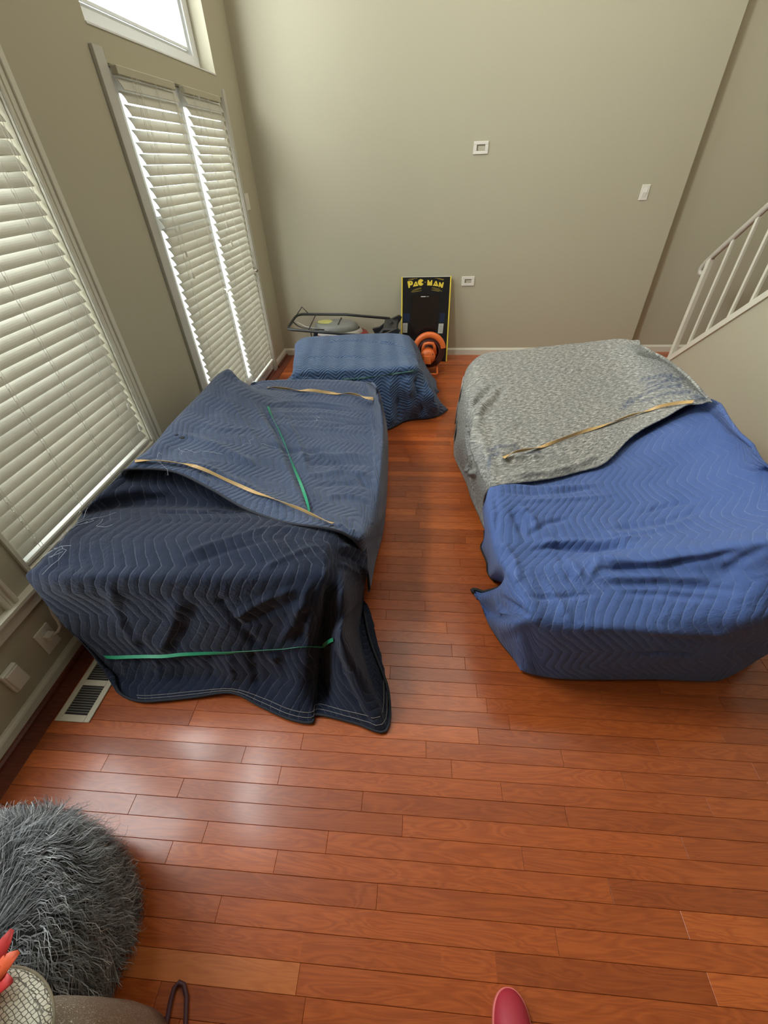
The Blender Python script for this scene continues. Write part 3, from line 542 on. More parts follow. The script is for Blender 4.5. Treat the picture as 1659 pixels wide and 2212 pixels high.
'D': [[[.36,2.3,.05],[.35,2.3,.3],[.426,1.791,.52],[.68,1.964,.5],[.953,2.093,.5],[1.235,2.228,.53],[1.377,2.186,.62],[1.417,2.059,.71],[1.371,1.873,.755],[1.44,2.25,.6],[1.47,2.2,.3]],[[.38,1.95,.06],[.366,1.698,.33],[.368,1.604,.525],[.591,1.709,.505],[.837,1.813,.5],[1.091,1.896,.52],[1.258,1.897,.6],[1.363,1.836,.7],[1.306,1.616,.765],[1.45,1.95,.6],[1.48,1.9,.3]],[[.385,1.85,.1],[.348,1.593,.34],[.34,1.518,.53],[.55,1.567,.51],[.789,1.646,.5],[1.036,1.716,.515],[1.229,1.719,.58],[1.338,1.648,.69],[1.303,1.497,.765],[1.45,1.75,.6],[1.48,1.7,.3]],[[.385,1.67,.083],[.339,1.531,.32],[.316,1.412,.52],[.501,1.425,.515],[.742,1.505,.5],[.985,1.547,.51],[1.184,1.551,.57],[1.288,1.479,.68],[1.283,1.359,.765],[1.45,1.55,.6],[1.48,1.5,.3]],[[.37,1.649,.027],[.333,1.407,.33],[.32,1.324,.5],[.484,1.325,.505],[.709,1.384,.495],[.947,1.418,.505],[1.142,1.412,.56],[1.26,1.345,.67],[1.36,1.4,.765],[1.45,1.38,.6],[1.48,1.35,.3]],[[.385,1.521,.046],[.343,1.315,.32],[.326,1.235,.48],[.477,1.231,.49],[.682,1.267,.49],[.904,1.287,.51],[1.085,1.268,.57],[1.209,1.197,.68],[1.36,1.25,.765],[1.45,1.22,.6],[1.48,1.2,.3]],[[.395,1.467,-.007],[.35,1.235,.31],[.338,1.148,.465],[.48,1.162,.47],[.668,1.186,.475],[.859,1.181,.53],[1.032,1.152,.6],[1.161,1.078,.72],[1.36,1.15,.76],[1.45,1.12,.6],[1.48,1.1,.3]],[[.43,1.335,.086],[.372,1.148,.34],[.357,1.082,.46],[.483,1.095,.47],[.645,1.105,.5],[.822,1.095,.56],[.983,1.065,.63],[1.126,1.009,.73],[1.36,1.07,.75],[1.45,1.05,.58],[1.48,1.02,.3]],[[.3,1.367,-.06],[.345,1.229,.125],[.365,1.026,.43],[.489,1.033,.455],[.645,1.038,.475],[.819,1.027,.51],[.987,1.008,.56],[1.127,.959,.66],[1.35,.99,.72],[1.44,.98,.55],[1.47,.96,.3]],[[.325,1.308,-.086],[.37,1.171,.085],[.384,.959,.42],[.493,.961,.44],[.638,.965,.45],[.813,.954,.47],[.969,.927,.51],[1.104,.905,.58],[1.33,.94,.63],[1.42,.93,.5],[1.45,.92,.3]],[[.36,1.154,-.008],[.365,.96,.314],[.412,.909,.415],[.505,.906,.42],[.638,.906,.425],[.811,.898,.435],[.97,.88,.455],[1.097,.867,.5],[1.32,.92,.52],[1.4,.92,.42],[1.44,.93,.25]],[[.4,1.057,.009],[.406,.94,.257],[.443,.9,.358],[.523,.885,.37],[.656,.88,.377],[.833,.88,.375],[1.008,.885,.359],[1.152,.9,.342],[1.29,.93,.344],[1.38,1,.3],[1.43,1.1,.2]],[[.435,.995,.014],[.44,.94,.148],[.479,.905,.241],[.563,.89,.248],[.699,.885,.256],[.885,.885,.254],[1.06,.895,.235],[1.186,.91,.228],[1.334,.95,.213],[1.4,1.05,.15],[1.44,1.15,.1]],[[.454,.939,.025],[.486,.926,.02],[.551,.913,.02],[.648,.909,.02],[.788,.915,.02],[.994,.928,.02],[1.173,.931,.02],[1.272,.952,.02],[1.453,1.052,.02],[1.47,1.13,.02],[1.47,1.2,.02]]],
'E': [[[.385,1.737,.083],[.37,1.778,.22],[.335,1.544,.5],[.396,1.527,.54],[.592,1.589,.528],[.76,1.672,.518],[.9,1.74,.525],[1.089,1.941,.56],[1.245,2.006,.63],[1.306,1.975,.715],[1.335,1.869,.775],[1.455,2.2,.6],[1.48,2.2,.3]],[[.35,2.055,.032],[.34,2.052,.175],[.324,1.671,.53],[.401,1.656,.56],[.584,1.72,.55],[.774,1.824,.54],[.963,1.941,.545],[1.159,2.095,.57],[1.281,2.115,.64],[1.345,2.079,.72],[1.32,1.895,.785],[1.455,2.3,.6],[1.48,2.3,.3]],[[.34,2.245,-.002],[.32,2.288,.114],[.304,1.814,.53],[.388,1.807,.57],[.586,1.905,.56],[.813,2.024,.55],[1.028,2.147,.55],[1.216,2.256,.58],[1.32,2.246,.65],[1.354,2.157,.73],[1.319,1.964,.79],[1.455,2.4,.6],[1.48,2.4,.3]],[[.285,2.53,-.01],[.285,2.515,.132],[.304,2.024,.53],[.395,2.019,.575],[.605,2.11,.565],[.841,2.233,.555],[1.066,2.337,.56],[1.247,2.417,.59],[1.336,2.364,.66],[1.35,2.234,.74],[1.324,2.059,.795],[1.455,2.5,.6],[1.48,2.5,.3]],[[.275,2.653,.037],[.29,2.658,.178],[.295,2.259,.52],[.391,2.238,.58],[.613,2.33,.575],[.855,2.439,.57],[1.094,2.544,.575],[1.268,2.597,.6],[1.349,2.507,.67],[1.35,2.335,.745],[1.327,2.182,.795],[1.45,2.6,.6],[1.48,2.6,.3]],[[.28,2.686,.162],[.29,2.712,.293],[.297,2.497,.52],[.394,2.473,.585],[.63,2.559,.585],[.872,2.662,.585],[1.11,2.75,.59],[1.274,2.771,.615],[1.359,2.685,.67],[1.361,2.514,.735],[1.338,2.356,.785],[1.44,2.7,.6],[1.47,2.7,.3]],[[.285,2.742,.26],[.295,2.725,.39],[.316,2.736,.51],[.4,2.694,.59],[.645,2.776,.595],[.886,2.862,.6],[1.114,2.933,.605],[1.269,2.931,.63],[1.349,2.85,.67],[1.359,2.696,.72],[1.345,2.541,.76],[1.42,2.8,.58],[1.45,2.8,.3]],[[.29,2.77,.335],[.3,2.726,.472],[.349,2.982,.49],[.417,2.921,.585],[.669,2.985,.6],[.912,3.052,.605],[1.124,3.087,.615],[1.274,3.082,.635],[1.35,3.009,.665],[1.361,2.859,.705],[1.353,2.701,.735],[1.4,2.88,.55],[1.43,2.88,.3]],[[.3,3,.05],[.31,2.98,.25],[.36,2.96,.45],[.455,3.067,.555],[.69,3.089,.58],[.935,3.149,.585],[1.15,3.185,.592],[1.298,3.178,.61],[1.373,3.104,.64],[1.39,2.968,.675],[1.392,2.83,.7],[1.43,2.92,.5],[1.46,2.92,.3]],[[.32,3.12,.02],[.34,3.18,.15],[.42,3.26,.3],[.5,3.3,.35],[.68,3.32,.35],[.84,3.32,.35],[1,3.32,.35],[1.15,3.3,.35],[1.27,3.25,.35],[1.36,3.18,.35],[1.42,3.08,.33],[1.45,3,.28],[1.47,2.95,.2]]],
}
FOLDS = {
'A': [[.012,-.02,[[-1.065,1.249,.57],[-.881,1.257,.567],[-.694,1.273,.557]]],[.02,-.022,[[-.864,1.311,.535],[-.72,1.287,.55]]],[.018,.012,[[-1.036,.863,.573],[-1.075,.864,.387],[-1.072,.845,.201]]],[.015,-.01,[[-1.05,.87,.488],[-1.065,.85,.289],[-1.039,.84,.18]]],[.02,.012,[[-.804,.869,.505],[-.89,.859,.35],[-.988,.838,.187]]],[.02,-.01,[[-.744,.869,.484],[-.842,.856,.329],[-.937,.837,.194]]],[.014,-.012,[[-.571,.841,.252],[-.638,.858,.426],[-.671,.872,.509]]],[.018,.012,[[-.499,.847,.264],[-.402,.86,.44],[-.34,.9,.564]]],[.014,-.014,[[-.422,.84,.29],[-.363,.854,.45],[-.328,.902,.563]]],[.012,-.012,[[-1.226,.845,.119],[-1.23,.796,.022]]],[.012,.01,[[-1.176,.842,.129],[-1.185,.791,-.002]]],[.012,-.01,[[-1.092,.837,.145],[-1.121,.788,.012]]],[.014,.01,[[-1.017,.834,.157],[-1.026,.768,.023]]],[.012,-.008,[[-.914,.833,.175],[-.926,.79,.029]]],[.012,-.01,[[-.782,.83,.202],[-.793,.8,.062]]],[.012,.01,[[-.702,.83,.22],[-.699,.794,.083]]],[.014,-.014,[[-.601,.835,.233],[-.605,.776,.054]]],[.02,.016,[[-.52,.842,.239],[-.515,.76,.059]]],[.012,-.012,[[-.287,.851,.276],[-.216,.748,.118],[-.144,.676,.021]]],[.015,.012,[[-.247,.802,.342],[-.166,.778,.137],[-.093,.694,.026]]],[.01,.008,[[-.281,1.097,.552],[-.24,1.147,.491],[-.194,1.192,.408]]],[.01,-.008,[[-.279,1.064,.548],[-.241,1.108,.48],[-.198,1.139,.404]]],[.01,.008,[[-.273,1.033,.532],[-.238,1.074,.456],[-.211,1.183,.274]]],[.012,.01,[[-.821,.948,.608],[-.689,1.041,.612],[-.516,1.144,.593],[-.373,1.138,.581]]],[.01,-.008,[[-.78,.928,.603],[-.643,1.008,.61],[-.465,1.09,.598]]],[.012,.008,[[-.518,.919,.597],[-.41,1.005,.602],[-.337,1.053,.592]]],[.01,-.006,[[-1.065,1.142,.598],[-.855,1.17,.593],[-.599,1.178,.589]]],[.02,.012,[[-1.287,1.281,.609],[-1.217,1.369,.58],[-1.084,1.414,.544]]],[.012,-.01,[[-1.305,1.231,.612],[-1.232,1.339,.557],[-1.118,1.387,.531]]],[.012,.012,[[-.643,.854,.404],[-.527,.873,.492],[-.39,.889,.556]]],[.014,-.01,[[-.616,.849,.37],[-.485,.868,.449],[-.358,.876,.537]]]],
'B': [[.012,-.014,[[-.908,2.226,.579],[-.712,1.912,.524],[-.499,1.467,.525],[-.409,1.262,.566]]],[.018,.01,[[-.962,2.206,.617],[-.756,1.904,.542],[-.528,1.458,.531],[-.441,1.275,.567]]],[.016,.01,[[-.835,2.28,.53],[-.651,1.958,.498],[-.49,1.564,.507]]],[.01,.008,[[-.902,2.249,.574],[-.74,2.454,.484],[-.408,2.419,.466]]],[.009,-.008,[[-.883,2.225,.562],[-.699,2.399,.479],[-.371,2.35,.462]]],[.01,.008,[[-.857,2.175,.552],[-.652,2.316,.477],[-.334,2.278,.459]]],[.009,-.007,[[-.819,2.127,.539],[-.607,2.235,.476],[-.297,2.196,.457]]],[.01,.007,[[-.781,2.08,.529],[-.559,2.13,.475],[-.262,2.116,.457]]],[.008,-.007,[[-.559,2.13,.475],[-.432,2.184,.468],[-.272,2.222,.456]]],[.01,.006,[[-1.136,1.873,.662],[-1.005,1.829,.635],[-.833,1.929,.568]]],[.01,.006,[[-1.076,2.108,.668],[-.948,1.999,.612],[-.79,1.787,.569]]],[.014,.012,[[-.604,1.763,.505],[-.476,1.83,.479],[-.262,1.866,.46]]],[.012,-.01,[[-.57,1.718,.501],[-.418,1.77,.476],[-.23,1.79,.458]]],[.014,.01,[[-.521,1.601,.506],[-.38,1.686,.478],[-.222,1.699,.459]]],[.011,-.008,[[-.461,1.527,.508],[-.342,1.585,.482],[-.201,1.598,.462]]],[.012,.008,[[-.4,1.436,.513],[-.307,1.494,.484],[-.202,1.492,.461]]],[.014,-.012,[[-.772,1.8,.561],[-.621,1.833,.502],[-.488,1.89,.478]]],[.018,.012,[[-1.021,1.496,.645],[-.878,1.481,.608],[-.715,1.412,.574],[-.523,1.298,.57]]],[.01,-.008,[[-1.154,1.467,.654],[-.972,1.471,.633],[-.786,1.39,.589]]],[.012,.008,[[-.949,2.328,.596],[-.766,2.567,.483],[-.367,2.564,.454]]],[.01,.01,[[-.293,2.435,.458],[-.217,1.967,.47],[-.18,1.623,.472]]],[.008,-.008,[[-.486,1.756,.484],[-.313,1.698,.471],[-.208,1.563,.461]]],[.012,.009,[[-.316,1.212,.564],[-.24,1.18,.546],[-.204,1.2,.426]]],[.02,.01,[[-1.166,1.728,.663],[-.975,1.686,.626],[-.733,1.594,.56]]]],
'C': [[.02,.014,[[-.87,3.113,.376],[-.87,3.093,.347]]],[.022,.018,[[-.077,3.105,.381],[-.058,3.088,.258],[-.037,3.13,.039]]],[.02,-.022,[[-.014,3.129,.382],[.014,3.1,.253],[.057,3.144,.041]]],[.022,.018,[[.059,3.186,.322],[.114,3.144,.195],[.172,3.202,.046]]],[.018,-.014,[[-.148,3.101,.382],[-.14,3.08,.223],[-.13,3.074,.047]]],[.02,.014,[[-.208,3.099,.383],[-.202,3.064,.191],[-.19,3.002,.022]]],[.012,.01,[[-.817,3.677,.455],[-.582,3.737,.455],[-.171,3.613,.455]]],[.012,-.008,[[-.94,3.313,.447],[-.683,3.353,.451],[-.381,3.337,.449]]],[.012,.008,[[-.332,3.669,.456],[-.13,3.561,.453],[.009,3.232,.422]]]],
'D': [[.01,-.014,[[.461,1.181,.475],[.554,1.207,.479],[.658,1.196,.474],[.755,1.196,.494],[.847,1.163,.535]]],[.014,.012,[[.483,1.207,.483],[.612,1.231,.483],[.733,1.226,.488],[.894,1.228,.523]]],[.014,.014,[[.667,1.132,.497],[.795,1.074,.541],[.924,1.058,.588],[1.043,1.021,.668]]],[.012,-.018,[[.666,1.077,.499],[.821,1.057,.537],[.948,1.047,.589],[1.043,1.019,.666]]],[.01,-.01,[[.673,1.025,.475],[.816,1.011,.5],[.946,.986,.527],[1.043,.933,.569]]],[.014,.009,[[.677,1.047,.485],[.847,1.029,.52],[.996,.997,.559]]],[.01,-.008,[[.726,.992,.472],[.864,.972,.493],[1.002,.927,.531]]],[.01,-.012,[[.405,1.374,.524],[.424,1.306,.508],[.433,1.239,.494]]],[.014,.012,[[.447,1.396,.52],[.486,1.338,.507],[.492,1.266,.496]]],[.009,-.009,[[.452,1.24,.493],[.539,1.318,.501],[.641,1.356,.496]]],[.009,.009,[[.543,1.246,.491],[.594,1.103,.488],[.613,1.032,.468]]],[.008,-.009,[[.566,1.272,.493],[.564,1.136,.476],[.574,1.033,.464]]],[.009,.009,[[.662,1.214,.477],[.674,1.112,.507],[.631,1.047,.476]]],[.01,-.01,[[.399,1.335,.132],[.367,1.02,.362],[.418,.912,.427]]],[.016,.016,[[.351,1.161,.211],[.375,1.059,.237],[.419,.907,.42]]],[.01,.008,[[.377,1.531,.539],[.587,1.546,.508],[.847,1.6,.501]]],[.009,-.007,[[.369,1.475,.538],[.578,1.506,.51],[.819,1.575,.5]]],[.01,.007,[[.423,1.432,.528],[.608,1.464,.507],[.903,1.532,.502]]],[.012,-.008,[[.792,1.306,.495],[.965,1.316,.518],[1.139,1.361,.57]]],[.012,.008,[[.744,1.267,.493],[.943,1.266,.524],[1.082,1.303,.558]]],[.01,-.007,[[.927,1.388,.504],[1.061,1.424,.529],[1.16,1.405,.571]]],[.012,-.01,[[1.017,.998,.578],[1.047,1.003,.64],[1.089,1.003,.705]]],[.01,-.008,[[.341,1.486,.534],[.344,1.346,.52],[.324,1.248,.481]]],[.012,.01,[[.341,1.216,.487],[.382,1.128,.475],[.385,1.029,.459]]],[.009,-.008,[[.771,.883,.265],[.926,.884,.279],[1.011,.889,.269]]],[.02,.008,[[.498,.894,.404],[.725,.89,.414],[.946,.88,.411],[1.059,.872,.44]]],[.01,.007,[[.487,1.036,.456],[.521,.964,.443],[.543,.899,.414]]],[.01,-.007,[[.394,.973,.45],[.509,.981,.447],[.651,.993,.461]]]],
'E': [[.016,-.024,[[.461,2.478,.589],[.397,2.396,.584],[.33,2.299,.57],[.298,2.242,.529],[.292,2.161,.439],[.301,1.991,.391],[.318,1.874,.387]]],[.018,.016,[[.473,2.355,.585],[.372,2.203,.577],[.324,2.075,.572],[.308,1.898,.547],[.315,1.744,.508],[.33,1.61,.494]]],[.012,-.016,[[.291,2.279,.291],[.311,2.132,.252],[.339,2.11,.132]]],[.012,.012,[[.32,2.247,.142],[.328,2.049,.237],[.324,1.848,.382]]],[.014,-.014,[[.418,2.25,.583],[.465,2.319,.585],[.512,2.463,.587]]],[.014,-.012,[[.293,2.157,.456],[.3,2.024,.385],[.334,2.035,.22]]],[.01,-.01,[[.397,1.708,.565],[.47,1.762,.565],[.564,1.791,.557]]],[.012,.01,[[.381,1.663,.563],[.461,1.705,.562],[.6,1.747,.551]]],[.01,-.008,[[.501,1.957,.57],[.563,2.039,.566],[.619,1.954,.56]]],[.01,.008,[[.366,1.813,.571],[.431,1.796,.57],[.507,1.849,.565]]],[.01,.008,[[.898,2.779,.594],[1.001,2.72,.587],[1.16,2.775,.595]]],[.008,-.012,[[1.268,2.105,.632],[1.312,2.017,.705],[1.32,1.881,.778]]],[.012,.008,[[1.225,2.193,.589],[1.309,2.168,.654],[1.331,1.976,.766]]],[.01,-.008,[[.34,2.052,.174],[.354,1.994,.098],[.364,1.909,.079]]],[.012,.01,[[.401,1.567,.547],[.647,1.65,.531],[.876,1.788,.53]]]],
}
STAINS = {"E": [[[1.303,2.363,.625],[1.349,2.299,.695],[1.341,2.159,.763]],[[1.14,2.234,.563],[1.247,2.316,.591],[1.328,2.298,.654],[1.354,2.174,.723]],[[1.242,2.269,.59],[1.324,2.21,.661],[1.348,2.072,.733]],[[1.31,2.479,.626],[1.35,2.382,.687],[1.351,2.279,.729]],[[1.316,2.405,.635],[1.351,2.274,.723]],[[.355,1.76,.572],[.408,1.794,.57],[.477,1.803,.566]],[[.477,1.803,.566],[.516,1.771,.561],[.594,1.772,.553]],[[.336,1.641,.563],[.353,1.707,.572],[.391,1.744,.567]],[[.487,1.728,.561],[.557,1.751,.555]],[[1.333,2.002,.74],[1.321,1.914,.767]],[[1.167,2.281,.568],[1.208,2.321,.577]]]}
BANDS = {"tan_near": [[-1.223,1.461,.668],[-1.158,1.479,.658],[-1.086,1.481,.653],[-1.015,1.48,.643],[-.963,1.473,.631],[-.887,1.453,.61],[-.796,1.418,.59],[-.705,1.381,.575],[-.59,1.33,.569],[-.475,1.264,.572],[-.389,1.217,.577],[-.313,1.179,.574]],"green_seat": [[-.876,2.223,.557],[-.808,2.088,.539],[-.728,1.929,.528],[-.646,1.765,.517],[-.561,1.589,.514],[-.481,1.402,.538],[-.421,1.258,.569]],"tan_far": [[-1.021,2.668,.479],[-.908,2.632,.482],[-.776,2.612,.482],[-.647,2.592,.479],[-.521,2.576,.474],[-.398,2.576,.462],[-.261,2.386,.541]],"green_low": [[-1.296,.849,.121],[-1.221,.847,.131],[-1.12,.841,.152],[-1.021,.838,.175],[-.918,.836,.194],[-.797,.833,.215],[-.68,.832,.237],[-.572,.84,.249],[-.462,.844,.269],[-.386,.836,.297],[-.337,.9,.22],[-.276,.843,.331]],"green_low2": [[-.276,.843,.331],[-.259,.839,.398],[-.256,.89,.409]],"dull_far": [[-.577,3.096,.369],[-.432,3.097,.376],[-.289,3.1,.393],[-.148,3.108,.415],[-.026,3.127,.426]],"tan_right": [[.405,1.673,.562],[.487,1.731,.561],[.589,1.802,.555],[.694,1.87,.55],[.861,1.984,.546],[1.057,2.089,.553],[1.16,2.129,.569],[1.238,2.123,.607],[1.291,2.075,.657],[1.313,1.952,.733]]}

def fbm(P, seed, scale):
    r = np.random.RandomState(seed); out = np.zeros(len(P)); amp = 1; sc = scale; tot = 0
    for o_ in range(3):
        for j in range(5):
            d = r.normal(size=3); d /= np.linalg.norm(d); ph = r.uniform(0, 6.28)
            out += amp*np.sin(P @ d*sc*r.uniform(.7, 1.4)+ph+1.7*np.sin(P @ r.normal(size=3)*sc*.4))/5
        tot += amp; amp *= .5; sc *= 2.1
    return out/tot
CLOTH = {}
def blanket(key, name, label, mat, nu, nv, noise=.004, group=None, thick=.007):
    Gd = cloth_grid(CTRL[key], nu, nv); h_, w_, _ = Gd.shape
    N = grid_normals(Gd)
    if N[..., 2].mean() < 0: N = -N; flip = True
    else: flip = False
    P = Gd.reshape(-1, 3); NN = N.reshape(-1, 3).copy(); disp = fbm(P, sum(map(ord, key)), 14)*noise
    for wd, ht, pts in FOLDS[key]:
        if len(pts) < 2: continue
        d, t = poly_dist(P, catmull(pts, 4)); wob = 1+.25*np.sin(t*17+wd*900)
        disp += (1.8 if key == 'E' and wd > .0115 else 1.0 if key == 'A' else 1.3)*ht*wob*np.exp(-(d/(wd*1.15))**2)*np.clip(np.minimum(t, 1-t)*6+.15, 0, 1)
    fade = np.clip(P[:, 2]/.05, .0, 1); P = P+NN*(disp*fade)[:, None]
    P[:, 2] = np.maximum(P[:, 2], .007)
    P[:, 0] = np.maximum(P[:, 0], XL+.045)
    idx = np.arange(h_*w_).reshape(h_, w_)
    q = np.stack([idx[:-1, :-1], idx[:-1, 1:], idx[1:, 1:], idx[1:, :-1]], -1).reshape(-1, 4)
    if flip: q = q[:, ::-1]
    me = bpy.data.meshes.new(name); me.from_pydata(P.tolist(), [], q.tolist())
    G2 = P.reshape(h_, w_, 3)
    du = np.linalg.norm(np.diff(G2, axis=1), axis=2); dv = np.linalg.norm(np.diff(G2, axis=0), axis=2)
    Gc = Gd; du = np.linalg.norm(np.diff(Gc, axis=1), axis=2); dv = np.linalg.norm(np.diff(Gc, axis=0), axis=2)
    U = np.concatenate([np.zeros((h_, 1)), np.cumsum(du, 1)], 1); U -= U[:, w_//2:w_//2+1]
    V = np.concatenate([np.zeros((1, w_)), np.cumsum(dv, 0)], 0); V -= V[h_//2:h_//2+1, :]
    uvl = me.uv_layers.new(name='UVMap'); vi = np.empty(len(me.loops), 'i'); me.loops.foreach_get('vertex_index', vi)
    uv = np.stack([U.ravel()[vi], V.ravel()[vi]], 1).astype('f'); uvl.data.foreach_set('uv', uv.ravel())
    if key in STAINS:
        s = np.zeros(len(P))
        for pts in STAINS[key]:
            if len(pts) < 2: continue
            d, t = poly_dist(P, catmull(pts, 4)); s = np.maximum(s, np.exp(-(d/.011)**2)*(.75+.25*np.sin(t*40)))
        at = me.attributes.new('stain', 'FLOAT', 'POINT'); at.data.foreach_set('value', s.astype('f'))
    me.update()
    o = link(name, me, mat, None, True); tag(o, label, 'blanket', group)
    md = o.modifiers.new('thickness', 'SOLIDIFY'); md.thickness = thick; md.offset = -1
    NF = grid_normals(G2); NF = -NF if flip else NF
    CLOTH[key] = (G2, NF, o); return o
GB = 'moving blankets draped over the furniture'
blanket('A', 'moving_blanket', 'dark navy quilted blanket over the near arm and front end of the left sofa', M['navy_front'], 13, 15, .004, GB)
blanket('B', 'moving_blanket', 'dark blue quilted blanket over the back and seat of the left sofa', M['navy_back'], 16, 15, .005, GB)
blanket('C', 'moving_blanket', 'medium blue wavy-quilted blanket over the far ottoman in front of the mower', M['navy_far'], 16, 14, .006, GB)
blanket('D', 'moving_blanket', 'bright royal blue quilted blanket over the near half of the right sofa', M['royal'], 17, 15, .0035, GB)
blanket('E', 'felt_blanket', 'speckled grey felt blanket over the far half of the right sofa', M['felt'], 14, 14, .004, GB, .006)
def hem(key, row, mat, r=.006, parent=None, name='hem_binding', c0=0, c1=None, col=None, fl=None, off=.0, label=None):
    G2, NF, o = CLOTH[key]; line_ = G2[row, c0:c1] if col is None else G2[c0:c1, col]
    nn = NF[row, c0:c1] if col is None else NF[c0:c1, col]
    pts = (line_+nn*off)[::3]; pts = [(p[0], p[1], max(p[2], r+.001)) for p in pts]
    return MB().tube(pts, r, 7, flat=fl).build(name, mat, o, smooth=True, label=label)
hA = hem('A', -1, M['binding_navy'], .0055)
for rr in (-3, -5): hem('A', rr, M['thread'], .0011, name='hem_seam', off=.002, c0=26, label='pale stitched seam along the hem').parent = hA
hem('B', 0, M['binding_navy'], .0055, label='thick rolled hem edge'); hem('C', -1, M['binding_navy'], .005)
bk = 15
hem('D', 0, M['binding_black'], .0085, c0=3*bk-4, c1=6*bk+8, col=0, name='edge_binding', label='black edge binding'); hem('D', 0, M['binding_black'], .0085, c0=7*bk, c1=9*bk-4, col=0, name='edge_binding', label='black edge binding at the turned-up corner')

def threads(key, centers, n, spread, name='loose_threads'):
    rs_ = np.random.RandomState(len(centers)); G2, NF, o = CLOTH[key]; Vf, Nf = G2.reshape(-1, 3), NF.reshape(-1, 3); m_ = MB()
    for c in centers:
        for _ in range(n):
            p = np.array(c)+rs_.normal(0, spread, 3)*(1, 1, .1); d = rs_.normal(0, 1, 2); pts = []
            for s in range(7):
                q = p+np.array([d[0], d[1], 0])*.006*s; d = d+rs_.normal(0, .55, 2)
                i = np.linalg.norm(Vf-q, axis=1).argmin(); pts.append(tuple(Vf[i]*.35+q*.65*(1, 1, 0)+(0, 0, Vf[i][2]*.65)+Nf[i]*.004))
            m_.tube(pts, .00045, 4)
    m_.build(name, M['lint'], o, label='pale loose threads')
M['lint'] = plain('lint', (.62, .66, .72), .7)
threads('A', LINT['A'], 5, .028); threads('B', LINT['B'], 2, .035)
for p, r_ in zip(HOLES, (.010, .007)):
    G2, NF, o = CLOTH['B']; Vf = G2.reshape(-1, 3); i = np.linalg.norm(Vf-np.array(p), axis=1).argmin(); nz = Vector(NF.reshape(-1, 3)[i])
    MB().lathe([(0, .003), (r_*.7, .0028), (r_, .001), (r_, -.002)], Matrix.Translation(Vf[i]) @ nz.to_track_quat('Z', 'Y').to_matrix().to_4x4() @ Matrix.Diagonal((1.3, .8, 1, 1)), 12).build('tear', M['binding_black'], o, label='small dark tear')

def band(key, label, mat, width, twist=(0, 0), keys='ABCDE', group='elastic bands round the covered furniture', name='elastic_band', lift=.004):
    pts = catmull(BANDS[key], 6); V_ = np.concatenate([CLOTH[k][0].reshape(-1, 3) for k in keys]); N_ = np.concatenate([CLOTH[k][1].reshape(-1, 3) for k in keys])
    P, N = [], []
    for p in pts:
        d = np.linalg.norm(V_-p, axis=1); near = d < .035
        if not near.any(): near = d <= d.min()+1e-6
        nrm = N_[near].mean(0); nrm /= np.linalg.norm(nrm); top = ((V_[near]-p) @ nrm).max()
        P.append(p+nrm*max(0, min(top, .03))); N.append(nrm)
    P = np.array(P); N = np.array(N)
    for _ in range(6): P[1:-1] = (P[:-2]+P[1:-1]*2+P[2:])/4; N[1:-1] = (N[:-2]+N[1:-1]*2+N[2:])/4
    P = P+N*lift; T = np.gradient(P, axis=0); T /= np.linalg.norm(T, axis=1, keepdims=True)
    vs = []; n = len(P)
    for i in range(n):
        N[i] /= np.linalg.norm(N[i]); B = np.cross(T[i], N[i]); f = i/(n-1)
        a = twist[0]*math.sin(twist[1]*math.pi*f); w_ = B*math.cos(a)+N[i]*math.sin(a); q = -B*math.sin(a)+N[i]*math.cos(a)
        for su, sv in ((-1, -1), (1, -1), (1, 1), (-1, 1)): vs.append(P[i]+w_*su*width/2+q*sv*.0008+N[i]*abs(math.sin(a))*width*.4)
    fs = [(i*4+k, i*4+(k+1) % 4, i*4+4+(k+1) % 4, i*4+4+k) for i in range(n-1) for k in range(4)]+[(0, 3, 2, 1), tuple((n-1)*4+k for k in range(4))]
    return tag(MB().add([tuple(map(float, v)) for v in vs], fs).build(name, mat), label, 'band', group)
band('tan_near', 'tan elastic band running across the left sofa from its back to the near arm corner', M['band_tan'], .015, (1.2, 3), 'AB')
band('green_seat', 'green elastic band running lengthwise over the seat blanket of the left sofa', M['band_green'], .013, (1.25, 1.5), 'B')
band('tan_far', 'tan elastic band across the far end of the left sofa', M['band_tan'], .018, (1.2, 3), 'B')
o = band('green_low', 'green elastic band round the front end of the left sofa near the floor', M['band_green'], .013, (.9, 2), 'A')
band('dull_far', 'thin dark green band round the blanket over the far ottoman', M['band_dull'], .010, (1.2, 3), 'C')
band('tan_right', 'tan elastic band across the grey felt blanket on the right sofa', M['band_tan'], .016, (1.25, 4), 'E')

# ------------------------------------------------------------------ lawn mower folded behind the ottoman
BL = plain('mower_black', (.022, .022, .024), .38); CH = plain('mower_metal', (.30, .30, .28), .3, .7); GR = plain('mower_grey', (.20, .20, .18), .45); RD = plain('mower_red', (.26, .022, .022), .4); SL = plain('mower_silver', (.48, .45, .40), .4); YL = plain('mower_yellow', (.46, .44, .14), .5)
mw = empty('lawn_mower', 'black and grey lawn mower with folded tube handle against the back wall', 'lawn mower'); mw.location = (-.78, 4.28, 0)
def mo(mb, name, mat, smooth=False, bevel=0, label=None, parent=None):
    o = mb.build(name, mat, parent or mw, smooth, bevel, label)
    if parent is None: o.location = (.78, -4.28, 0)
    return o
up_ = [(-.29, 4.44, .440), (-.75, 4.49, .468), (-1.20, 4.535, .462), (-1.245, 4.52, .458), (-1.262, 4.47, .452), (-1.262, 4.18, .440), (-1.25, 4.125, .438), (-1.20, 4.105, .436), (-.90, 4.075, .420), (-.44, 4.02, .400)]
mo(MB().tube(up_, .0125, 10), 'handle', BL, True)
mo(MB().tube([(-1.055, 4.515, .462), (-1.05, 4.09, .43)], .005, 8), 'crossbar', BL, True)
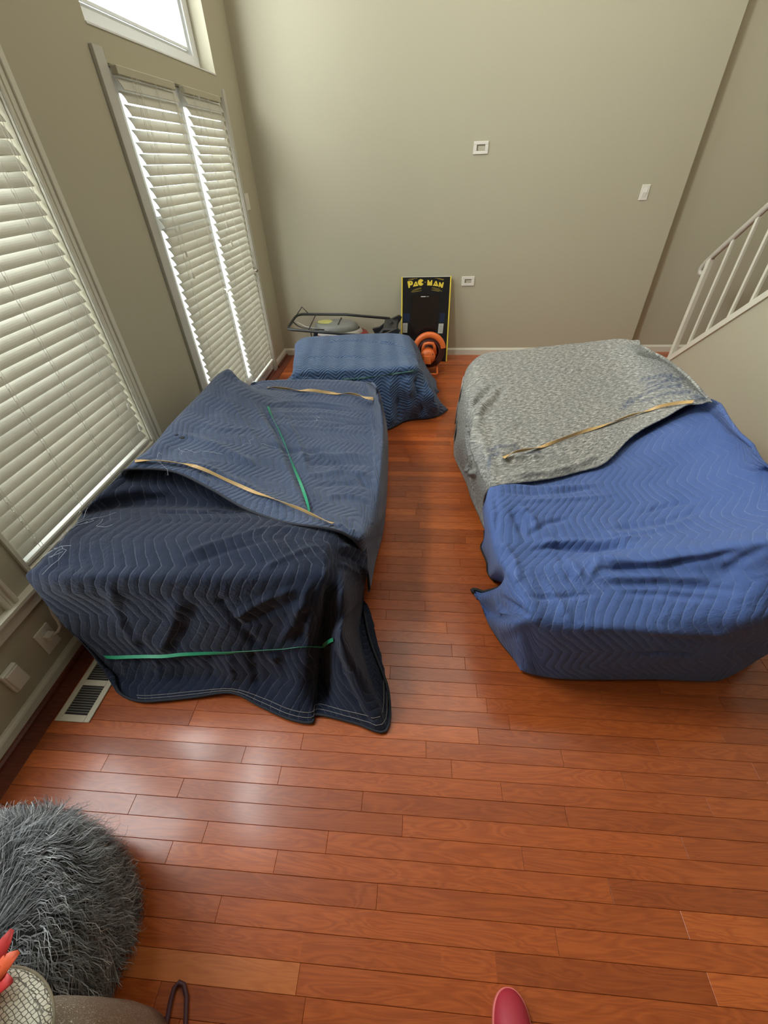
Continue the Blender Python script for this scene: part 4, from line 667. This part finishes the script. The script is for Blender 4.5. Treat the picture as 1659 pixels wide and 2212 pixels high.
mo(MB().tube([(-1.13, 4.535, .462), (-1.205, 4.58, .52), (-1.262, 4.47, .452)], .005, 8), 'bail_bar', BL, True)
mo(MB().tube([(-1.24, 4.3, .452), (-1.18, 4.22, .44), (-1.14, 4.20, .43), (-1.12, 4.16, .44), (-1.08, 4.17, .43), (-1.05, 4.13, .44), (-.9, 4.12, .43)], .006, 6), 'control_cable', BL, True)
mo(MB().tube([(-1.20, 4.3, .45), (-1.1, 4.22, .43), (-.98, 4.17, .425), (-.86, 4.12, .42)], .004, 6), 'control_cable', SL, True)
for s, y in ((0, 4.44), (1, 4.02)):
    m_ = MB().prism([(-.47, .345), (-.40, .36), (-.30, .43), (-.20, .47), (-.17, .45), (-.20, .40), (-.33, .33), (-.44, .29)], -y-.02, -y+.02, Matrix.Rotation(math.pi/2, 4, 'X'))
    br = mo(m_, 'hinge_bracket', BL)
m_ = MB().box(-.34, -.20, 4.10, 4.46, .405, .440, .01); mo(m_, 'rear_cover', BL)
mo(MB().tube([(-.42, 4.25, .30), (-.26, 4.30, .455)], .022, 10), 'discharge_arm', BL, True)
eng = MB().lathe([(0, .405), (.06, .404), (.13, .396), (.155, .380), (.165, .345), (.165, .31)], Matrix.Translation((-.83, 4.38, .030)) @ Matrix.Diagonal((1.38, .9, 1, 1)), 32)
e_ = mo(eng, 'engine_cover', GR, True); 
mo(MB().box(-.795, -.785, 4.28, 4.50, .425, .440, .002), 'cover_seam', BL, parent=None)
mo(MB().lathe([(0, .4205), (.05, .420), (.095, .4125)], Matrix.Translation((-.93, 4.38, .019)) @ Matrix.Diagonal((.9, .75, 1, 1)), 24), 'yellow_badge', YL, True, label='faded yellow-green patch on the cover')
mo(MB().lathe([(.168, .375), (.190, .350), (.196, .30), (.19, .27)], Matrix.Translation((-.80, 4.36, 0)) @ Matrix.Diagonal((1.25, .95, 1, 1)), 32), 'engine_shroud', SL, True)
mo(MB().lathe([(.17, .345), (.235, .335), (.255, .29), (.26, .16), (.25, .11)], Matrix.Translation((-.78, 4.34, 0)) @ Matrix.Diagonal((1.15, .92, 1, 1)), 36), 'deck', RD, True)
for x, y in ((-1.05, 4.12), (-1.05, 4.56), (-.52, 4.10), (-.52, 4.57)):
    wl = mo(MB().lathe([(0, -.02), (.05, -.02), (.075, -.022), (.085, -.014), (.085, .014), (.075, .022), (.05, .02), (0, .02)], Matrix.Translation((x, y, .086)) @ Matrix.Rotation(math.pi/2, 4, 'X'), 24), 'wheel', BL, True)
    MB().lathe([(0, -.026), (.03, -.025), (.034, -.019)], Matrix.Translation((x, y, .086)) @ Matrix.Rotation(math.pi/2, 4, 'X'), 20).build('hub_cap', SL, wl, True)
mo(MB().tube([(-1.03, 4.11, .43), (-1.025, 4.10, .33), (-1.0, 4.12, .22)], .006, 8), 'start_cord', BL, True)
mo(MB().prism([(-1.0, .41), (-.955, .425), (-.99, .34), (-1.03, .33)], -4.15, -4.12, Matrix.Rotation(math.pi/2, 4, 'X')), 'lever', BL)

# ------------------------------------------------------------------ arcade panel leaning on the wall
PB = plain('panel_black', (.012, .012, .013), .28, var=.02); PY = plain('edge_yellow', (.85, .66, .07), .35, var=.02); PD = plain('print_yellow', (.80, .60, .06), .4); PN = plain('print_navy', (.012, .022, .055), .35); PW = plain('print_white', (.52, .52, .47), .5); PO = plain('print_dull_gold', (.28, .21, .03), .4); PS = plain('panel_screen', (.018, .012, .011), .12)
ap = empty('arcade_panel', 'tall black arcade game panel with yellow edges leaning on the back wall', 'arcade panel')
PWd, PHt = .487, .790
ap.location = (.062, 4.46, .001); ap.rotation_euler = (math.asin(-.150/PHt)*-1*-1, 0, 0)
ap.rotation_euler = (-math.asin(.165/PHt), 0, 0)
MB().box(-PWd/2+.006, PWd/2-.006, 0, .018, 0, PHt, .001).build('board', PB, ap)
for s in (-1, 1): MB().box(s*PWd/2-(.012 if s > 0 else 0), s*PWd/2+(.012 if s < 0 else 0), -.006, .022, 0, PHt, .002).build('edge_strip', PY, ap)
MB().box(-PWd/2+.012, PWd/2-.012, -.003, .020, PHt-.006, PHt, .001).build('top_edge', M['trim'], ap)
PXF = lambda x: (x-310)/1030*PWd-PWd/2
PZF = lambda y: PHt-(y-150)/1770*PHt
def flat(polys, name, mat, d0=-.0008, d1=.0, label=None):
    m_ = MB()
    for pl in polys: m_.prism([(PXF(x), PZF(y)) for x, y in pl], -d1, -d0, Matrix.Rotation(math.pi/2, 4, 'X'))
    return m_.build(name, mat, ap, label=label)
flat([[(540, 500), (1110, 500), (1070, 1330), (520, 1330)]], 'screen', PS, -.0012)
flat([[(345, 880), (490, 880), (480, 1060), (335, 1060)]], 'side_print', PN); flat([[(1140, 880), (1250, 880), (1235, 1070), (1130, 1070)]], 'side_print', PN)
flat([[(345, 1080), (450, 1080), (443, 1285), (345, 1285)]], 'instruction_card', PW, -.0016, label='small white instruction card'); flat([[(1122, 1097), (1226, 1097), (1214, 1302), (1110, 1302)]], 'instruction_card', PW, -.0016, label='small white instruction card')
m_ = []
for i in range(7): m_.append([(1140, 1120+i*24), (1205, 1120+i*24), (1204, 1127+i*24), (1139, 1127+i*24)])
for i in range(4): m_.append([(362, 1120+i*40), (430, 1120+i*40), (429, 1128+i*40), (361, 1128+i*40)])
flat(m_, 'card_print', GR, -.0020, -.0016)
flat([[(722, 534), (825, 534), (823, 552), (718, 552)], [(838, 537), (888, 537), (886, 546), (836, 546)]], 'small_print', PW, -.0018, -.0012)
# arched logo lettering P A C - M A N
def hole(outer, inner): return outer, inner
LT = [[(432, 240), (500, 233), (535, 240), (548, 268), (545, 298), (520, 316), (486, 322), (490, 362), (458, 372)],
      [(548, 345), (597, 248), (622, 246), (660, 330), (600, 338)],
      None, [(780, 254), (822, 250), (818, 266), (800, 272)],
      [(845, 322), (850, 216), (878, 226), (900, 268), (925, 226), (950, 218), (948, 328)],
      [(963, 332), (1015, 240), (1038, 242), (1080, 345)],
      [(1083, 358), (1092, 268), (1112, 262), (1150, 315), (1158, 270), (1190, 265), (1168, 376), (1140, 372), (1110, 330), (1106, 362)]]
c_ = [(712+62*math.cos(a), 264+64*math.sin(a)) for a in np.linspace(-.55, -2*math.pi+.45, 26)]+[(722, 266)]
LT[2] = c_
for pl in LT: flat([pl], 'logo_letter' if pl is not LT[3] else 'logo_hyphen', PD if pl is not LT[3] else PO, -.0022, -.0004)
flat([[(486, 262), (512, 258), (515, 276), (490, 280)], [(597, 288), (612, 286), (616, 306), (598, 309)], [(1014, 282), (1026, 284), (1030, 304), (1008, 302)]], 'letter_counter', PB, -.0026, -.0022)
sw = []
for k, (xa, ya, xb, yb) in enumerate([(440, 205, 640, 178), (450, 222, 560, 204), (1000, 182, 1190, 208), (1060, 200, 1180, 222), (510, 440, 730, 378), (540, 412, 720, 362), (520, 455, 730, 420), (940, 380, 1160, 438), (940, 358, 1120, 400), (930, 412, 1100, 440)]):
    sw.append([(xa, ya), ((xa+xb)/2, (ya+yb)/2-6), (xb, yb), (xb, yb+9), ((xa+xb)/2, (ya+yb)/2+5), (xa, ya+5)])
flat(sw, 'speed_lines', PO)

# ------------------------------------------------------------------ orange reel in front of the panel
OR = plain('reel_orange', (.80, .17, .035), .38, var=.04); BK = plain('cord_dark', (.045, .014, .012), .5)
rl = empty('cord_reel', 'round orange plastic reel with loop handle standing before the arcade panel', 'cord reel'); rl.location = (.105, 4.17, .212); rl.rotation_euler = (-.18, 0, 0)
RX = Matrix.Rotation(math.pi/2, 4, 'X')
MB().lathe([(.152, -.05), (.160, -.045), (.163, .0), (.160, .045), (.152, .052), (.120, .056), (.112, .045), (.112, .02), (.14, .0), (.145, -.04)], Matrix.Translation((0, 0, .01)) @ RX @ Matrix.Rotation(.15, 4, 'Z'), 48, math.pi*1.28).build('orange_rim', OR, rl, True)
MB().lathe([(0, -.045), (.118, -.045), (.128, -.02), (.150, -.01), (.152, .03), (0, .03)], RX, 40).build('spool', BK, rl, True)
for i in range(5): MB().tube([((.098+.011*i)*math.cos(a), -.050+.004*i, (.098+.011*i)*math.sin(a)) for a in np.linspace(0, 2*math.pi, 40)[:-1]], .0058, 8, True).build('cord_coil', BK if i % 2 else plain('cord_red%d' % i, (.11, .022, .015), .45), rl, True)
mb = MB().lathe([(0, .128), (.035, .126), (.055, .118), (.070, .098), (.076, .07), (.078, .02)], Matrix.Translation((-.012, 0, -.038)) @ RX, 36); hub_ = mb.build('hub_housing', OR, rl, True)
MB().prism([(-.035, .02), (.022, .02), (.034, -.055), (-.046, -.055)], .120, .134, Matrix.Translation((-.012, 0, -.048)) @ RX).build('hub_ridge', OR, hub_, bevel=.004)
MB().tube([(-.070, -.07, -.02), (-.060, -.085, .045), (-.045, -.09, .075), (-.01, -.092, .083), (.035, -.09, .078), (.050, -.085, .05), (.060, -.07, -.02)], .0115, 10, flat=.015).build('carry_handle', OR, rl, True)
for s in (-1, 1): MB().lathe([(0, .1335), (.0045, .132), (.0045, .10)], Matrix.Translation((-.012+s*.046, 0, -.012)) @ RX @ Matrix.Diagonal((1, 1, .93, 1)), 10).build('screw', BL, hub_)
MB().tube([(-.055, -.05, -.196), (-.02, -.085, -.198), (.02, -.115, -.198), (.075, -.115, -.198), (.088, -.085, -.196), (.085, -.02, -.16), (.07, .0, -.10)], .0095, 10).build('foot', OR, rl, True)
MB().tube([(-.055, -.05, -.196), (-.08, .02, -.190), (-.06, .05, -.12)], .0095, 10).build('foot', OR, rl, True)
t = MB().box(-.006, .006, -.018, .018, -.010, .022, .003); o = t.build('plug', M['white'], rl); o.location = (-.165, -.02, .055); o.rotation_euler = (0, -.8, 0)

# ------------------------------------------------------------------ shaggy grey pouf
pf = empty('furry_pouf', 'shaggy grey faux-fur pouf at the lower left edge', 'pouf'); PC = (-.995, .03); pf.location = (PC[0], PC[1], 0)
prof = [(0, .39), (.09, .388), (.16, .378), (.21, .35), (.238, .30), (.245, .24), (.245, .15), (.235, .06), (.22, .012), (0, .010)]
MB().lathe(prof, None, 48).build('cushion', plain('pouf_cloth', (.045, .046, .05), .9), pf, True)
rs = np.random.RandomState(5); n = 17000
pr = np.array(prof[:-1]); seg = np.linalg.norm(np.diff(pr, axis=0), axis=1)*(pr[:-1, 0]+pr[1:, 0]+.02); cum = np.concatenate([[0], np.cumsum(seg)]); cum /= cum[-1]
uu = rs.uniform(0, 1, n); k = np.clip(np.searchsorted(cum, uu)-1, 0, len(seg)-1); f = (uu-cum[k])/(cum[k+1]-cum[k])
rr = pr[k, 0]*(1-f)+pr[k+1, 0]*f; zz = pr[k, 1]*(1-f)+pr[k+1, 1]*f; tg = np.diff(pr, axis=0)[k]; tg /= np.linalg.norm(tg, axis=1, keepdims=True)
th = rs.uniform(0, 2*np.pi, n); ca, sa = np.cos(th), np.sin(th)
P0 = np.stack([rr*ca, rr*sa, zz], 1); Nn = np.stack([-tg[:, 1]*ca, -tg[:, 1]*sa, tg[:, 0]], 1); Nn *= np.sign(Nn[:, 2:3]+np.where(zz < .35, 0, 0)[:, None]+1e-6)*1.0
Nn = np.stack([(-tg[:, 1])*ca, (-tg[:, 1])*sa, tg[:, 0]], 1)
down = np.stack([tg[:, 0]*ca, tg[:, 0]*sa, tg[:, 1]], 1); circ = np.stack([-sa, ca, 0*sa], 1)
sw1 = np.sin(P0[:, 0]*23+P0[:, 1]*11)+np.sin(P0[:, 1]*31-P0[:, 2]*19+1); sw2 = np.sin(P0[:, 0]*13-P0[:, 1]*27+2)
dirv = down*(.75+.2*sw2)[:, None]+circ*(.55*sw1)[:, None]+rs.normal(0, .22, (n, 3)); dirv /= np.linalg.norm(dirv, axis=1, keepdims=True)
ln = rs.uniform(.035, .070, n); side = np.cross(dirv, Nn); side /= np.linalg.norm(side, axis=1, keepdims=True)+1e-9
V_ = []; steps = 5
for s in range(steps):
    t_ = s/(steps-1); c = P0+Nn*(.004+.030*np.sin(t_*2.4))[None].T if False else P0+Nn*(.003+.028*math.sin(t_*2.3))+dirv*(ln*t_)[:, None]+circ*(.016*np.sin(t_*6+sw1*3)*t_)[:, None]
    wv = .0011*(1-t_*.8); V_ += [c-side*wv, c+side*wv]
V_ = np.stack(V_, 1).reshape(-1, 3); V_[:, 2] = np.maximum(V_[:, 2], .004); base = np.arange(n)[:, None]*2*steps
F_ = np.concatenate([base+np.array([[2*s, 2*s+1, 2*s+3, 2*s+2]]) for s in range(steps-1)])
me = bpy.data.meshes.new('fur'); me.from_pydata(V_.tolist(), [], F_.tolist())
t = NT('grey_fur'); ri = t.node('ShaderNodeNewGeometry').outputs['Random Per Island']
t.fin(t.ramp(ri, [(0, (.06, .063, .068)), (.5, (.16, .165, .17)), (.85, (.29, .295, .30)), (1, (.55, .56, .56))]), .6, spec=.3)
o = link('fur', me, t.m, pf, True); o['kind'] = 'stuff'

# ------------------------------------------------------------------ foreground odds and ends
t = NT('honeycomb_knit'); vor = t.node('ShaderNodeTexVoronoi', feature='DISTANCE_TO_EDGE'); mp = t.node('ShaderNodeMapping'); t.t.links.new(t.objc(), mp.inputs[0]); mp.inputs['Scale'].default_value = (1, 1.35, 1); mp.inputs['Rotation'].default_value = (0, 0, .6)
t.t.links.new(mp.outputs[0], vor.inputs['Vector']); vor.inputs['Scale'].default_value = 120; vor.inputs['Randomness'].default_value = .35
e = t.mapr(vor.outputs['Distance'], .01, .09)
HX = t.fin(t.mix(e, (.36, .34, .28), (.86, .83, .70)), .7, t.bump(e, 1.0, .003))
t = NT('glitter_net'); g = t.noise(t.objc(), 420, 2, .8); nn = t.noise(t.objc(), 40, 3)
GL = t.fin(t.mix(t.mapr(g, .60, .66), t.mix(nn, (.15, .10, .065), (.26, .21, .15)), (.85, .83, .75)), .45, t.bump(g, .6, .002))
sg = empty('sequin_cushion', 'tan glittery cushion at the bottom left corner under the honeycomb pad', 'cushion'); sg.location = (-.66, -.118, 0)
MB().lathe([(0, .50), (.05, .494), (.09, .478), (.115, .445), (.124, .39), (.124, .26), (.12, .12), (.11, .02), (0, .012)], Matrix.Diagonal((1.0, .72, 1, 1)), 48).build('body', GL, sg, True)
hx = empty('honeycomb_pad', 'off-white honeycomb-textured rounded pad at the bottom left corner', 'pad'); hx.location = (-.712, -.088, .517); hx.rotation_euler = (.10, .10, 0)
MB().lathe([(0, .020), (.06, .019), (.085, .015), (.098, .006), (.100, 0), (.095, -.005), (0, -.006)], Matrix.Diagonal((1.12, .88, 1, 1)), 40).build('pad', HX, hx, True)
MB().tube([(.112*math.cos(a), .088*math.sin(a), .001) for a in np.linspace(0, 2*math.pi, 49)[:-1]], .0028, 8, True).build('edge_piping', plain('piping_tan', (.30, .26, .18), .7), hx, True)
fw = empty('red_fabric_flower', 'orange-red crinkled fabric petals on the honeycomb pad, bottom left', 'fabric flower'); fw.location = (-.745, -.030, .540)
PT = [plain('petal_red', (.62, .035, .03), .6), plain('petal_orange', (.85, .13, .04), .55)]
for i in range(11):
    a = i*2*math.pi/11+.2; L = .055+.02*rnd.random(); lift = .35+.5*rnd.random(); vs = []; wd = .016
    for s in range(6):
        t_ = s/5; w_ = wd*math.sin(.25+t_*2.6); r_ = .006+L*t_; z = L*t_*lift*(1-t_*.3)+.002
        for q in (-1, 0, 1): vs.append((r_*math.cos(a)-q*w_*math.sin(a), r_*math.sin(a)+q*w_*math.cos(a), z+abs(q)*.006*t_+.002*math.sin(s*2+i)))
    fs = [(s*3+q, s*3+q+1, s*3+q+4, s*3+q+3) for s in range(5) for q in range(2)]
    o = MB().add(vs, fs).build('petal', PT[i % 2], fw, True); md = o.modifiers.new('th', 'SOLIDIFY'); md.thickness = .0012
sl = empty('red_slipper', 'toe of a red slipper at the bottom edge of the floor', 'slipper'); sl.location = (.272, -.06, 0)
SR = plain('slipper_red', (.42, .025, .045), .55, scale=60); SP = plain('slipper_rim', (.72, .17, .15), .5)
def sole(y, toe=.115, w_=.047):                       # half width of the slipper along y (toe at +)
    t_ = (toe-y)/.27; return w_*min(1, math.sqrt(max(0, 1-(1-min(1, t_/.28))**2)))*(1-.12*math.sin(math.pi*min(1, t_))) if t_ > 0 else 0
vs = []; R_ = 26
for i in range(R_):
    y = .1148-.262*(i/(R_-1))**1.5; hw = sole(y)+.0015
    ht = .052*math.sqrt(min(1, (.1148-y)/.07+.02))+.012
    for j in range(13):
        a = math.pi*j/12; vs.append((hw*math.cos(a)*(1.0), y, .016+(ht-.016)*math.sin(a)**.8))
fs = [(i*13+j, i*13+j+1, i*13+14+j, i*13+13+j) for i in range(R_-1) for j in range(12)]+[tuple(range((R_-1)*13, R_*13))]
MB().add(vs, fs).build('upper', SR, sl, True)
out = [(sole(.1149-.262*(i/30)**1.5)*1.06+.002, .117-.264*(i/30)**1.5) for i in range(31)]
MB().prism([(-x, y) for x, y in out]+[(x, y) for x, y in out[::-1]], .001, .018).build('sole', SP, sl, bevel=.002)
MB().lathe([(0, .0015), (.030, .001), (.034, 0), (.030, -.004)], Matrix.Translation((0, -.085, .060)) @ Matrix.Diagonal((.9, 1.5, 1, 1)), 24).build('foot_opening_shade', M['binding_black'], sl)  # dark disc painted in for the shade inside the slipper
lp = MB().tube([(-.578, -.16, .006), (-.585, -.08, .006), (-.594, -.03, .006), (-.595, -.006, .007), (-.586, .004, .008), (-.572, .001, .008), (-.556, -.018, .007), (-.540, -.06, .006), (-.522, -.16, .006)], .0058, 10)
tag(lp.build('strap_loop', plain('strap_maroon', (.075, .022, .028), .6), smooth=True), 'thin dark maroon strap loop lying on the floor at the bottom edge', 'strap')
